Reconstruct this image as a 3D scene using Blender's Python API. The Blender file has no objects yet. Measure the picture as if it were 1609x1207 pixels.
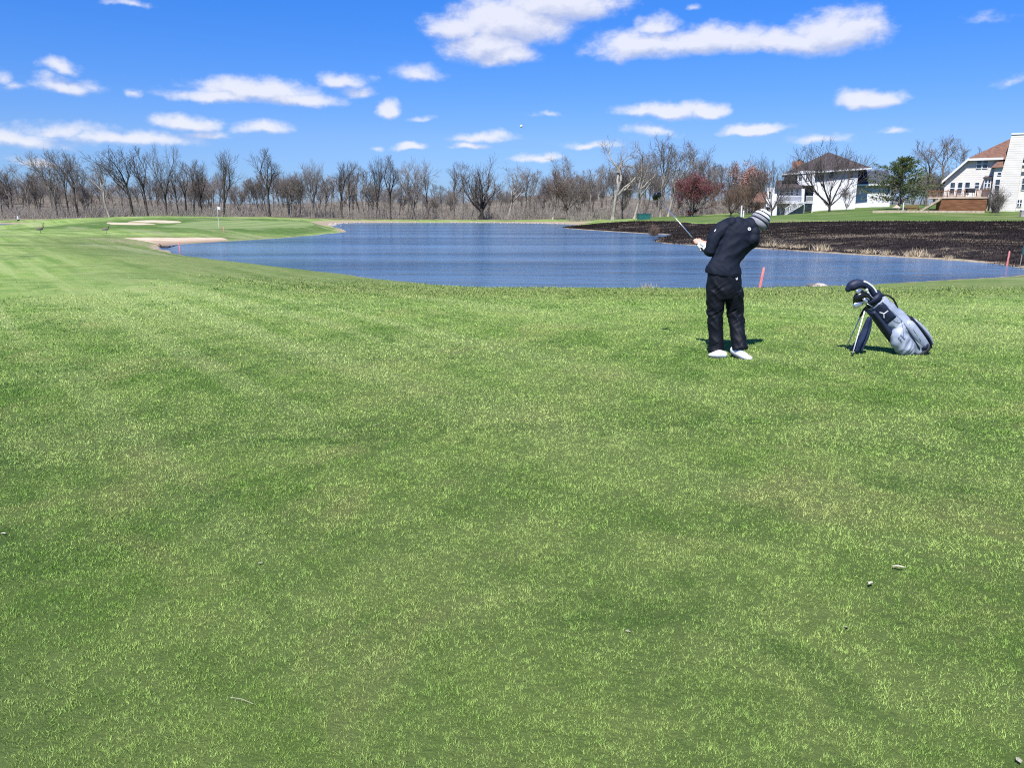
import bpy, bmesh, math, random
import numpy as np
from mathutils import Vector, Matrix, noise as mnoise
from mathutils.geometry import delaunay_2d_cdt

PI = math.pi
random.seed(7)
sc = bpy.context.scene
COL = sc.collection

# ------------------------------------------------------------------ camera model
F, CX, CY = 1230.0, 804.5, 603.5
HORIZON = 334.0
PITCH = math.atan((CY - HORIZON) / F)
EYE = 1.6
WATER = -0.60
cp, sp = math.cos(PITCH), math.sin(PITCH)

def ray(px, py):
    a = (px - CX) / F
    b = (CY - py) / F
    return Vector((a, cp + b * sp, -sp + b * cp))

def at(px, py, y):                       # point seen at a photo pixel, y metres ahead
    d = ray(px, py)
    k = y / d.y
    return Vector((d.x * k, y, EYE + d.z * k))

def onz(px, py, z):                      # point seen at a photo pixel, on a level z
    d = ray(px, py)
    k = (z - EYE) / d.z
    return Vector((d.x * k, d.y * k, z))

def smooth(a, b, x):
    t = np.clip((x - a) / (b - a), 0, 1)
    return t * t * (3 - 2 * t)

# ------------------------------------------------------------------ object helpers
def mesh_np(name, verts, faces, nper=None):
    """verts (n,3), faces (m,k) arrays -> mesh"""
    verts = np.asarray(verts, dtype=np.float32)
    faces = np.asarray(faces, dtype=np.int32)
    me = bpy.data.meshes.new(name)
    m, k = faces.shape
    me.vertices.add(len(verts))
    me.vertices.foreach_set('co', verts.ravel())
    me.loops.add(m * k)
    me.loops.foreach_set('vertex_index', faces.ravel())
    me.polygons.add(m)
    me.polygons.foreach_set('loop_start', np.arange(0, m * k, k, dtype=np.int32))
    me.polygons.foreach_set('loop_total', np.full(m, k, dtype=np.int32))
    me.update(calc_edges=True)
    return me

def link(name, me, mat=None, parent=None, smooth_shade=False):
    o = bpy.data.objects.new(name, me)
    COL.objects.link(o)
    if mat is not None and len(me.materials) == 0:
        me.materials.append(mat)
    if smooth_shade:
        me.polygons.foreach_set('use_smooth', np.ones(len(me.polygons), dtype=bool))
    if parent is not None:
        o.parent = parent
    return o

def bmobj(name, bm, mat=None, parent=None, sm=False):
    me = bpy.data.meshes.new(name)
    bm.normal_update()
    bm.to_mesh(me)
    bm.free()
    return link(name, me, mat, parent, sm)

def tag(o, label, cat, group=None, kind=None):
    o['label'] = label
    o['category'] = cat
    if group:
        o['group'] = group
    if kind:
        o['kind'] = kind
    return o

def thing(name, label, cat, loc=(0, 0, 0), rz=0.0, group=None):
    o = bpy.data.objects.new(name, None)
    COL.objects.link(o)
    o.empty_display_size = 0.2
    o.location = loc
    o.rotation_euler = (0, 0, rz)
    return tag(o, label, cat, group)

def copy_tree(o, parent=None):
    c = o.copy()
    COL.objects.link(c)
    c.parent = parent
    for ch in list(o.children):
        copy_tree(ch, c)
    return c

def add_box(bm, x0, x1, y0, y1, z0, z1, mi=0):
    vs = [bm.verts.new(p) for p in ((x0, y0, z0), (x1, y0, z0), (x1, y1, z0), (x0, y1, z0),
                                    (x0, y0, z1), (x1, y0, z1), (x1, y1, z1), (x0, y1, z1))]
    for f in ((3, 2, 1, 0), (4, 5, 6, 7), (0, 1, 5, 4), (1, 2, 6, 5), (2, 3, 7, 6), (3, 0, 4, 7)):
        bm.faces.new([vs[i] for i in f]).material_index = mi
    return vs

def box(name, dims, mat, parent=None):
    bm = bmesh.new()
    add_box(bm, *dims)
    return bmobj(name, bm, mat, parent)

def add_poly_prism(bm, pts, y0, y1):
    """pts: (x,z) outline, extruded from y0 to y1"""
    a = [bm.verts.new((p[0], y0, p[1])) for p in pts]
    b = [bm.verts.new((p[0], y1, p[1])) for p in pts]
    n = len(pts)
    bm.faces.new(a)
    bm.faces.new(b[::-1])
    for i in range(n):
        j = (i + 1) % n
        bm.faces.new((a[i], b[i], b[j], a[j]))

def frame_of(d, ref=Vector((0, 0, 1))):
    d = d.normalized()
    if abs(d.dot(ref)) > 0.95:
        ref = Vector((0, 1, 0)) if abs(d.y) < 0.9 else Vector((1, 0, 0))
    u = d.cross(ref).normalized()
    v = u.cross(d).normalized()
    return u, v

def add_tube(bm, pts, radii, n=12, ref=None, cap=True, squash=None, pw=1.0):
    """lofted tube; radii: number or (ru, rv) per point; ref keeps the ring orientation"""
    pts = [Vector(p) for p in pts]
    rings = []
    N = len(pts)
    u0 = None
    for i, p in enumerate(pts):
        d = (pts[min(i + 1, N - 1)] - pts[max(i - 1, 0)])
        if ref is not None:
            u, v = frame_of(d, Vector(ref))
        elif u0 is None:
            u, v = frame_of(d)
        else:
            dn = d.normalized()
            u = (u0 - dn * u0.dot(dn)).normalized()
            v = u.cross(dn).normalized()
        u0 = u
        r = radii[i] if isinstance(radii, (list, tuple)) else radii
        ru, rv = r if isinstance(r, (list, tuple)) else (r, r)
        ring = []
        for k in range(n):
            a = 2 * PI * k / n
            ca, sa = math.cos(a), math.sin(a)
            if pw != 1.0:
                ca = math.copysign(abs(ca) ** pw, ca)
                sa = math.copysign(abs(sa) ** pw, sa)
            ring.append(bm.verts.new(p + u * (ca * ru) + v * (sa * rv)))
        rings.append(ring)
    for i in range(N - 1):
        for k in range(n):
            k2 = (k + 1) % n
            bm.faces.new((rings[i][k], rings[i][k2], rings[i + 1][k2], rings[i + 1][k]))
    if cap:
        bm.faces.new(rings[0][::-1])
        bm.faces.new(rings[-1])
    return rings

def dense(pts, rad, m=4):
    """Catmull-Rom refine of a tube path with its radii"""
    pts = [Vector(p) for p in pts]
    rad = [Vector((r[0], r[1], 0)) if isinstance(r, (list, tuple)) else Vector((r, r, 0)) for r in rad]
    op, orr = [], []
    n = len(pts)
    def cr(a, b, c, d, t):
        return 0.5 * ((2 * b) + (c - a) * t + (2 * a - 5 * b + 4 * c - d) * t * t + (3 * b - a - 3 * c + d) * t ** 3)
    for i in range(n - 1):
        for k in range(m):
            t = k / m
            i0, i3 = max(i - 1, 0), min(i + 2, n - 1)
            op.append(cr(pts[i0], pts[i], pts[i + 1], pts[i3], t))
            q = cr(rad[i0], rad[i], rad[i + 1], rad[i3], t)
            orr.append((max(q.x, 1e-3), max(q.y, 1e-3)))
    op.append(pts[-1])
    orr.append((rad[-1].x, rad[-1].y))
    return op, orr

def add_ball(bm, c, r, seg=14, rings=9, M=None):
    rx, ry, rz = r if isinstance(r, (list, tuple)) else (r, r, r)
    mat = Matrix.Translation(Vector(c)) @ (M.to_4x4() if M else Matrix()) @ Matrix.Diagonal((rx, ry, rz, 1))
    bmesh.ops.create_uvsphere(bm, u_segments=seg, v_segments=rings, radius=1.0, matrix=mat)

def remeshed(name, bm, voxel, smooth_it, mat, parent=None, wrinkle=None):
    """union of overlapping closed shapes as ONE continuous smooth surface"""
    me = bpy.data.meshes.new('raw')
    bmesh.ops.recalc_face_normals(bm, faces=bm.faces)
    bm.to_mesh(me)
    bm.free()
    t = bpy.data.objects.new('raw', me)
    COL.objects.link(t)
    r = t.modifiers.new('r', 'REMESH')
    r.mode = 'VOXEL'
    r.voxel_size = voxel
    if smooth_it:
        s = t.modifiers.new('s', 'SMOOTH')
        s.factor = 0.5
        s.iterations = smooth_it
    dg = bpy.context.evaluated_depsgraph_get()
    out = bpy.data.meshes.new_from_object(t.evaluated_get(dg))
    bpy.data.objects.remove(t)
    bpy.data.meshes.remove(me)
    out.name = name
    if wrinkle:
        for v in out.vertices:
            v.co += v.normal * wrinkle(v.co, v.normal)
        out.update()
    out.materials.clear()
    return link(name, out, mat, parent, True)

# ------------------------------------------------------------------ node helpers
class NT:
    def __init__(self, tree):
        self.t = tree
    def n(self, kind, **kw):
        nd = self.t.nodes.new(kind)
        for k, v in kw.items():
            if k.startswith('i_'):
                nd.inputs[k[2:].replace('_', ' ')].default_value = v
            else:
                setattr(nd, k, v)
        return nd
    def l(self, a, b):
        self.t.links.new(a, b)
    def val(self, sock, v):
        if isinstance(v, bpy.types.NodeSocket):
            self.l(v, sock)
        else:
            sock.default_value = v
    def math(self, op, a, b=0.0, c=None, clamp=False):
        nd = self.n('ShaderNodeMath', operation=op, use_clamp=clamp)
        self.val(nd.inputs[0], a)
        self.val(nd.inputs[1], b)
        if c is not None:
            self.val(nd.inputs[2], c)
        return nd.outputs[0]
    def vmath(self, op, a, b):
        nd = self.n('ShaderNodeVectorMath', operation=op)
        self.val(nd.inputs[0], a)
        if b is not None:
            self.val(nd.inputs[1], b)
        return nd.outputs['Value'] if op in ('LENGTH', 'DOT_PRODUCT') else nd.outputs[0]
    def mix(self, f, a, b, blend='MIX'):
        nd = self.n('ShaderNodeMix', data_type='RGBA', blend_type=blend)
        self.val(nd.inputs[0], f)
        for s, v in ((nd.inputs[6], a), (nd.inputs[7], b)):
            if isinstance(v, (tuple, list)) and len(v) == 3:
                v = (*v, 1)
            self.val(s, v)
        return nd.outputs[2]
    def mapr(self, v, a, b, c=0.0, d=1.0, smooth=True):
        nd = self.n('ShaderNodeMapRange', interpolation_type='SMOOTHSTEP' if smooth else 'LINEAR')
        self.val(nd.inputs[0], v)
        for i, x in enumerate((a, b, c, d)):
            nd.inputs[1 + i].default_value = x
        return nd.outputs[0]
    def noise(self, vec, scale, detail=3.0, rough=0.55, dist=0.0):
        nd = self.n('ShaderNodeTexNoise')
        if vec is not None:
            self.l(vec, nd.inputs['Vector'])
        nd.inputs['Scale'].default_value = scale
        nd.inputs['Detail'].default_value = detail
        nd.inputs['Roughness'].default_value = rough
        nd.inputs['Distortion'].default_value = dist
        return nd.outputs[0]
    def pos(self):
        return self.n('ShaderNodeNewGeometry').outputs['Position']
    def obj(self):
        return self.n('ShaderNodeTexCoord').outputs['Object']
    def stretch(self, vec, s, rot=0.0):
        if rot:
            n0 = self.n('ShaderNodeMapping')
            self.l(vec, n0.inputs[0])
            n0.inputs['Rotation'].default_value = (0, 0, rot)
            vec = n0.outputs[0]
        nd = self.n('ShaderNodeMapping')
        self.l(vec, nd.inputs[0])
        nd.inputs['Scale'].default_value = s
        return nd.outputs[0]
    def attr(self, name):
        nd = self.n('ShaderNodeAttribute', attribute_name=name)
        return nd.outputs['Fac']

def new_mat(name, rough=0.8, spec=0.3):
    m = bpy.data.materials.new(name)
    m.use_nodes = True
    nt = NT(m.node_tree)
    b = m.node_tree.nodes['Principled BSDF']
    b.inputs['Roughness'].default_value = rough
    b.inputs['Specular IOR Level'].default_value = spec
    return m, nt, b

def bump(nt, b, height, strength=0.5, dist=0.02):
    nd = nt.n('ShaderNodeBump')
    nd.inputs['Strength'].default_value = strength
    nd.inputs['Distance'].default_value = dist
    nt.l(height, nd.inputs['Height'])
    nt.l(nd.outputs[0], b.inputs['Normal'])

def speckled(name, c1, c2, scale=6.0, rough=0.8, spec=0.3, metal=0.0, bumpk=0.0, bdist=0.01, rnd=0.0, st=(1, 1, 1)):
    """a colour that varies over the object by noise (object space)"""
    m, nt, b = new_mat(name, rough, spec)
    v = nt.obj()
    if st != (1, 1, 1):
        v = nt.stretch(v, st)
    n = nt.noise(v, scale, 5, 0.6)
    c = nt.mix(nt.mapr(n, 0.3, 0.7), c1, c2)
    if rnd:
        oi = nt.n('ShaderNodeObjectInfo')
        hs = nt.n('ShaderNodeHueSaturation')
        nt.l(c, hs.inputs['Color'])
        nt.l(nt.mapr(oi.outputs['Random'], 0, 1, 1 - rnd, 1 + rnd, False), hs.inputs['Value'])
        c = hs.outputs[0]
    nt.l(c, b.inputs['Base Color'])
    b.inputs['Metallic'].default_value = metal
    if bumpk:
        bump(nt, b, n, bumpk, bdist)
    return m

# ------------------------------------------------------------------ camera, render, light
cam = bpy.data.cameras.new('camera')
cam.sensor_fit = 'HORIZONTAL'
cam.sensor_width = 36.0
cam.lens = 36.0 * F / 1609.0
cam.clip_start = 0.05
cam.clip_end = 6000
co = bpy.data.objects.new('camera', cam)
COL.objects.link(co)
co.location = (0, 0, EYE)
co.rotation_euler = (PI / 2 - PITCH, 0, 0)
sc.camera = co

sc.render.engine = 'CYCLES'
sc.view_settings.view_transform = 'Standard'
sc.view_settings.look = 'None'
sc.view_settings.exposure = 0.58
sc.view_settings.gamma = 1.0
sc.cycles.use_denoising = False
sc.cycles.filter_width = 1.1
sc.cycles.sample_clamp_direct = 6.0
sc.cycles.sample_clamp_indirect = 3.0
sc.cycles.max_bounces = 6
sc.cycles.diffuse_bounces = 3
sc.cycles.glossy_bounces = 3
sc.cycles.transmission_bounces = 4
sc.cycles.caustics_reflective = False
sc.cycles.caustics_refractive = False

SUN_EL, SUN_AZ = math.radians(55), math.radians(199)
sd_ = Vector((math.sin(SUN_AZ) * math.cos(SUN_EL), math.cos(SUN_AZ) * math.cos(SUN_EL), math.sin(SUN_EL)))
sl = bpy.data.lights.new('sun', 'SUN')
sl.energy = 4.8
sl.angle = math.radians(0.5)
sl.color = (1.0, 0.965, 0.91)
so = bpy.data.objects.new('sun', sl)
COL.objects.link(so)
so.rotation_euler = (-sd_).to_track_quat('-Z', 'Y').to_euler()
so.location = sd_ * 300

w = bpy.data.worlds.new('World')
sc.world = w
w.use_nodes = True
nt = NT(w.node_tree)
bg = w.node_tree.nodes['Background']
sky = nt.n('ShaderNodeTexSky', sky_type='NISHITA', sun_disc=False, sun_elevation=SUN_EL, sun_rotation=SUN_AZ,
           altitude=200, air_density=1.0, dust_density=0.4, ozone_density=2.5)
hs = nt.n('ShaderNodeHueSaturation')
hs.inputs['Saturation'].default_value = 1.25
hs.inputs['Hue'].default_value = 0.505
hs.inputs['Value'].default_value = 1.0
grade = nt.n('ShaderNodeValToRGB')
nt.l(sky.outputs[0], hs.inputs['Color'])
d = nt.n('ShaderNodeTexCoord').outputs['Generated']
sx = nt.n('ShaderNodeSeparateXYZ')
nt.l(d, sx.inputs[0])
az = nt.math('ARCTAN2', sx.outputs[0], sx.outputs[1])
el = nt.math('ARCSINE', sx.outputs[2])
nt.l(nt.math('DIVIDE', el, PI / 6), grade.inputs[0])
ge = grade.color_ramp.elements
ge[0].position, ge[0].color = 0.0, (0.245, 0.375, 0.75, 1)
ge[1].position, ge[1].color = 1.0, (0.235, 0.53, 0.90, 1)
for q_, c_ in ((0.17, (0.345, 0.45, 0.72, 1)), (0.45, (0.255, 0.515, 0.875, 1)), (0.62, (0.23, 0.53, 0.90, 1))):
    e_ = ge.new(q_)
    e_.color = c_
cb = nt.n('ShaderNodeCombineXYZ')
nt.l(az, cb.inputs[0])
nt.l(el, cb.inputs[1])
ae = cb.outputs[0]
CLOUDS = [  # px, py, half width, half height, weight
    (800, 26, 125, 52, 1.2), (880, -2, 125, 40, 1.2), (765, 62, 80, 42, 1.1), (795, 84, 55, 26, 1.1), (715, 38, 62, 34, .95),
    (1005, 66, 95, 32, 1.05), (1115, 60, 135, 32, 1.1), (1230, 62, 100, 28, 1.05), (1315, 44, 82, 48, 1.15), (1035, 36, 36, 22, .8),
    (400, 138, 120, 26, 1.0), (335, 147, 90, 17, .9), (468, 151, 90, 17, .9), (540, 121, 54, 18, .85), (568, 142, 30, 15, .6),
    (655, 112, 56, 18, .65), (610, 170, 26, 17, .95), (97, 103, 36, 14, .75), (95, 130, 56, 18, .75), (2, 116, 18, 15, .6), (22, 132, 20, 10, .5),
    (212, 145, 18, 9, .5), (295, 192, 56, 18, .95), (412, 199, 50, 17, .95), (100, 202, 100, 16, .6), (20, 214, 100, 18, .7), (210, 216, 130, 15, .75),
    (330, 211, 46, 11, .6), (650, 229, 42, 11, .95), (758, 214, 64, 13, .75), (735, 228, 36, 9, .8), (590, 230, 18, 7, .5),
    (1050, 171, 100, 18, 1.05), (1118, 173, 38, 16, 1.0), (1188, 199, 60, 14, 1.1), (1358, 152, 54, 20, 1.1), (1410, 206, 24, 9, .6),
    (1585, 122, 26, 11, .45), (1555, 25, 34, 12, .36), (1025, 203, 55, 13, .6), (925, 226, 58, 10, .65), (842, 246, 48, 11, .75),
    (1290, 216, 60, 10, .6), (60, 252, 34, 10, .7), (200, 3, 40, 9, .55), (862, 176, 34, 7, .45), (660, 183, 28, 7, .45), (1085, 12, 16, 7, .5)]
warp = nt.n('ShaderNodeTexNoise')
nt.l(ae, warp.inputs['Vector'])
warp.inputs['Scale'].default_value = 22
warp.inputs['Detail'].default_value = 4
woff = nt.vmath('MULTIPLY', nt.vmath('SUBTRACT', warp.outputs['Color'], (0.5, 0.5, 0.5)), (0.05, 0.022, 0))
aew = nt.vmath('ADD', ae, woff)

def cloud_field(coord):
    acc = None
    for px, py, a, b, wt in CLOUDS:
        r = ray(px, py).normalized()
        ca, ce = math.atan2(r.x, r.y), math.asin(r.z)
        v = nt.vmath('MULTIPLY', nt.vmath('SUBTRACT', coord, (ca, ce - 0.2 * b / F, 0)), (F / a, F / b, 0))
        v = nt.vmath('MAXIMUM', v, nt.vmath('MULTIPLY', v, (-1.0, -1.55, 0.0)))
        q = nt.math('MULTIPLY_ADD', nt.vmath('LENGTH', v, None), -wt, wt)
        acc = q if acc is None else nt.math('MAXIMUM', acc, q)
    return nt.math('MAXIMUM', acc, -0.6)

f1 = cloud_field(aew)
f2 = cloud_field(nt.vmath('ADD', aew, (-0.004, 0.011, 0)))
st = nt.stretch(ae, (1, 1.7, 1))
n1 = nt.noise(st, 42, 9, 0.66)
n2 = nt.noise(nt.vmath('ADD', st, (-0.004, 0.012, 0)), 42, 9, 0.66)
k1 = nt.math('ADD', f1, nt.math('MULTIPLY_ADD', n1, 0.86, -0.50))
k2 = nt.math('ADD', f2, nt.math('MULTIPLY_ADD', n2, 0.86, -0.50))
alpha = nt.mapr(k1, -0.07, 0.62)
lit = nt.math('MULTIPLY_ADD', nt.math('SUBTRACT', k1, k2), 1.7, 0.60, clamp=True)
ccol = nt.mix(lit, (6.0, 6.5, 8.5), (9.5, 9.5, 10.1))
alpha = nt.math('MULTIPLY', alpha, 0.85)
skyb = nt.vmath('MULTIPLY', nt.mix(1.0, hs.outputs[0], grade.outputs[0], 'MULTIPLY'), (2.0, 2.0, 2.0))
skyc = nt.mix(alpha, skyb, ccol)
nt.l(skyc, bg.inputs['Color'])
bg.inputs['Strength'].default_value = 0.066
w.cycles.sampling_method = 'MANUAL'
w.cycles.sample_map_resolution = 256

# ------------------------------------------------------------------ ponds and terrain
def closed_curve(pts, step, jit, seed):
    """Catmull-Rom closed outline with a natural wobble; pts world xy"""
    rnd = random.Random(seed)
    P = [Vector((p[0], p[1])) for p in pts]
    n = len(P)
    out = []
    for i in range(n):
        a, b, c, d = P[i - 1], P[i], P[(i + 1) % n], P[(i + 2) % n]
        L = (c - b).length
        m = max(1, min(40, int(L / step)))
        for k in range(m):
            t = k / m
            q = 0.5 * ((2 * b) + (c - a) * t + (2 * a - 5 * b + 4 * c - d) * t * t + (3 * b - a - 3 * c + d) * t ** 3)
            s = jit * min(1.0, L * 0.15)
            w_ = Vector((mnoise.noise((q.x * .35, q.y * .35, seed)), mnoise.noise((q.x * .35, q.y * .35, seed + 9.3))))
            out.append(q + w_ * s)
    return np.array([(q.x, q.y) for q in out])

POND_PX = [(262, 391), (300, 402), (400, 414), (500, 425), (600, 437), (690, 447), (745, 453), (820, 452.5), (900, 453), (1000, 454), (1100, 455.5), (1200, 454),
           (1300, 449), (1400, 443.5), (1500, 438), (1560, 434.5), (1600, 431), (1622, 428),
           (1612, 425), (1590, 421), (1560, 415), (1500, 410), (1400, 404), (1300, 398), (1200, 391.5), (1130, 387.5), (1060, 384), (1026, 380), (1034, 373.5), (1052, 369),
           (1010, 367), (960, 364), (900, 360), (882, 357), (905, 353.5), (860, 351.5), (780, 350.3), (700, 350), (620, 350), (556, 350.4), (525, 352.5), (530, 357),
           (548, 363), (520, 367.5), (450, 374), (400, 377), (360, 379.5), (300, 383), (262, 386.5)]
POND2_PX = [(-160, 352), (-60, 351.6), (0, 351.8), (28, 352.4), (36, 353.5), (18, 356), (0, 357), (-60, 359), (-160, 361)]
pond_xy = closed_curve([onz(x, y, WATER)[:2] for x, y in POND_PX], 0.7, 0.45, 3)
pond2_xy = closed_curve([onz(x, y, WATER)[:2] for x, y in POND2_PX], 1.5, 0.4, 5)

def inside(P, poly):
    x, y = P[:, 0], P[:, 1]
    if len(P) < 60:
        a, b = poly[:, 0][None], poly[:, 1][None]
        c, d = np.roll(poly[:, 0], -1)[None], np.roll(poly[:, 1], -1)[None]
        dd = np.where(d == b, 1e-12, d - b)
        h_ = ((b > y[:, None]) != (d > y[:, None])) & (x[:, None] < (c - a) * (y[:, None] - b) / dd + a)
        return h_.sum(1) % 2 == 1
    r = np.zeros(len(P), bool)
    x0, y0 = poly[:, 0], poly[:, 1]
    x1, y1 = np.roll(x0, -1), np.roll(y0, -1)
    for a, b, c, d in zip(x0, y0, x1, y1):
        if b == d:
            continue
        hit = ((b > y) != (d > y)) & (x < (c - a) * (y - b) / (d - b) + a)
        r ^= hit
    return r

def sdist(P, poly):
    """signed distance to an outline: negative inside"""
    a = poly
    ab = np.roll(poly, -1, axis=0) - a
    L = (ab * ab).sum(1) + 1e-12
    d = np.zeros(len(P))
    for i in range(0, len(P), 1500):
        Q = P[i:i + 1500]
        qa = Q[:, None, :] - a[None]
        t = np.clip((qa * ab[None]).sum(2) / L, 0, 1)
        q = qa - t[:, :, None] * ab[None]
        d[i:i + 1500] = np.sqrt((q * q).sum(2).min(1))
    d[inside(P, poly)] *= -1
    return d

CTRL = []
for p in [(0, 0), (-8, 0), (8, 0), (0, 4), (-5, 6), (5, 6), (0, 9), (-8, 11), (8, 10.5), (-3, 13), (3, 13), (12, 14), (-16, 16), (-25, 25), (-10, 20), (-14, 30),
          (-20, 40), (-32, 42), (-45, 55), (-30, 52), (20, 15), (26, 20), (30, 8), (-30, 8), (0, -15), (-25, -15), (25, -15), (40, 20)]:
    CTRL.append((p[0], p[1], 0.0))
for px, py, y in [(0, 363, 72), (70, 364, 70), (150, 366, 66), (-150, 362, 75), (240, 373, 62), (200, 362, 74), (345, 372, 70),
                  (345, 362, 78), (345, 358, 85), (345, 350, 96), (345, 343.5, 108), (345, 341, 125), (250, 344, 108), (170, 347, 105), (170, 352, 92),
                  (100, 345, 112), (78, 353.5, 106), (450, 345, 110), (450, 352, 98), (500, 350, 104), (430, 368, 79), (500, 358, 97),
                  (0, 347, 172), (100, 344, 172), (200, 343, 172), (350, 342, 172), (450, 342, 180), (560, 344, 190), (700, 345.5, 190), (850, 346, 182), (-150, 347, 172),
                  (930, 348, 160), (962, 345.5, 152), (1000, 345, 140), (1040, 343.5, 140), (1060, 347, 118), (1000, 352, 112), (950, 356, 116), (1130, 351, 96), (1085, 339, 145), (1148, 338, 135),
                  (1060, 360, 95), (1120, 368, 72), (1200, 349, 92), (1200, 375, 56), (1330, 347, 86), (1450, 347, 84), (1600, 347, 82), (1330, 365, 60), (1450, 365, 57), (1600, 368, 52),
                  (1330, 384, 46), (1450, 388, 42), (1600, 400, 36), (1700, 347, 82), (1700, 380, 44),
                  (1200, 341, 125), (1230, 340, 138), (1290, 331, 138), (1340, 329, 138), (1180, 334, 170), (1360, 325, 140), (1395, 325, 140), (1390, 333, 108), (1480, 332, 110), (1545, 331, 112), (1600, 330, 113),
                  (1700, 328, 115), (1566, 340, 98), (1455, 322, 130), (1250, 336, 122), (1300, 325, 170), (1500, 322, 150), (1700, 318, 160),
                  (1120, 333, 190), (1000, 338, 190)]:
    q = at(px, py, y)
    CTRL.append((q.x, q.y, q.z))
for px, py, y in [(0, 360.5, 84), (30, 360, 86), (0, 359, 98), (30, 357, 104), (-60, 361, 90), (10, 350.6, 160), (70, 356, 88)]:
    q = at(px, py, y)
    CTRL.append((q.x, q.y, q.z - .12))
for i in range(0, len(pond_xy), 22):
    CTRL.append((pond_xy[i][0], pond_xy[i][1], WATER + 0.06))
for i in range(0, len(pond2_xy), 10):
    CTRL.append((pond2_xy[i][0], pond2_xy[i][1], WATER + 0.06))
CT = np.array(CTRL)
S = 60.0
def tps_k(r2):
    return 0.5 * r2 * np.log(r2 + 1e-12)
A = CT[:, :2] / S
n_ = len(A)
K = tps_k(((A[:, None, :] - A[None, :, :]) ** 2).sum(2)) + np.eye(n_) * 0.0008
Pm = np.hstack([np.ones((n_, 1)), A])
M_ = np.zeros((n_ + 3, n_ + 3))
M_[:n_, :n_] = K
M_[:n_, n_:] = Pm
M_[n_:, :n_] = Pm.T
sol = np.linalg.solve(M_, np.concatenate([CT[:, 2], np.zeros(3)]))

def terrain(P, want_sd=False):
    P = np.atleast_2d(np.asarray(P, dtype=float))
    z = np.zeros(len(P))
    for i in range(0, len(P), 8000):
        Q = P[i:i + 8000] / S
        z[i:i + 8000] = tps_k(((Q[:, None, :] - A[None]) ** 2).sum(2)) @ sol[:n_] + sol[n_] + Q @ sol[n_ + 1:]
    r = np.hypot(P[:, 0], P[:, 1])
    # far land: level out the spline and raise a low wooded rise behind the trees
    far = smooth(185, 235, r)
    azm = np.degrees(np.arctan2(P[:, 0], P[:, 1]))
    hill = 0.4 + smooth(205, 330, r) * (5.2 + 2.2 * np.sin(azm * 0.12 + 1.0) + 1.2 * np.sin(azm * 0.41) + 3.0 * smooth(-15, -30, azm) + 1.5 * smooth(12, 25, azm))
    hill = hill + smooth(60, 25, P[:, 1]) * 0
    z = z * (1 - far) + hill * far
    behind = smooth(-10, -30, P[:, 1])
    z = z * (1 - behind)
    side = smooth(60, 110, np.abs(azm)) * smooth(30, 60, r)
    z = z * (1 - side)
    sd = np.minimum(sdist(P, pond_xy), sdist(P, pond2_xy))
    W = np.clip(r / 14, 1.2, 5.0)
    k = smooth(0, 1, sd / W)
    zz = (WATER - 0.03) * (1 - k) + np.maximum(z, WATER + 0.10) * k
    zz = zz + 0.05 * smooth(0, 0.5, sd) * (1 - smooth(0.5, 3, sd))
    zz = np.where(sd < 0, WATER - 0.03 + 0.2 * np.maximum(sd, -5), zz)
    return (zz, sd) if want_sd else zz

def tz(x, y):
    return float(terrain([(x, y)])[0])

def ground(px, y):
    """point on the ground y metres ahead, in the photo column px"""
    z = 0.0
    for _ in range(3):
        x = (px - CX) / F * (y * cp - (z - EYE) * sp)
        z = tz(x, y)
    return Vector((x, y, z))

def hit(px, py, y0=4.0, y1=260.0):
    """first ground point seen at a photo pixel"""
    d = ray(px, py)
    ys = np.geomspace(y0, y1, 900)
    P = np.stack([d.x / d.y * ys, ys], 1)
    z = np.maximum(terrain(P), WATER)
    zr = EYE + d.z / d.y * ys
    i = int(np.argmax(zr <= z)) if (zr <= z).any() else len(ys) - 1
    return Vector((P[i, 0], P[i, 1], float(z[i])))

def px_poly(pts, step, jit, seed):
    return closed_curve([hit(x, y)[:2] for x, y in pts], step, jit, seed)

bunker_near = px_poly([(196, 374.5), (225, 373), (270, 373.5), (320, 373), (345, 373.5), (357, 377), (352, 379.2), (300, 382.5), (268, 385), (262, 390), (256, 391), (246, 384), (228, 379)], 0.7, 0.35, 11)
bunker_a = px_poly([(168, 349.5), (195, 349.8), (236, 351), (244, 352.2), (222, 353.4), (185, 353.2), (172, 352)], 0.6, 0.3, 12)
bunker_b = px_poly([(202, 349), (222, 346.5), (246, 346), (270, 347), (284, 348.8), (279, 350.3), (252, 350.6), (236, 349.6)], 0.6, 0.3, 13)
green_xy = px_poly([(255, 356.5), (300, 349), (360, 347), (440, 347.5), (490, 350), (497, 353.5), (470, 357.5), (400, 359), (320, 359)], 1.2, 0.3, 14)
burn_px = [(1622, 424), (1590, 419.5), (1560, 413.5), (1500, 408.5), (1400, 402.8), (1300, 397), (1200, 390.8), (1130, 387), (1060, 383.4), (1027, 379.5), (1036, 373.5), (1050, 368.4),
           (1010, 366.4), (960, 363.4), (900, 359.4), (884, 356.8)]
burn_lo = [onz(x, y, WATER)[:2] for x, y in burn_px]
burn_hi = [hit(x, y)[:2] for x, y in [(918, 353.3), (950, 350.2), (985, 348), (1030, 347.2), (1075, 349.5), (1120, 351.5), (1200, 349.8), (1280, 348.2), (1360, 347.4), (1480, 347.4), (1609, 347.4), (1760, 347.4)]]
burn_hi.append((75, 40))
burn_hi.append((48, 28))
burn_xy = closed_curve(burn_lo[1:] + burn_hi, 0.8, 0.5, 15)
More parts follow.
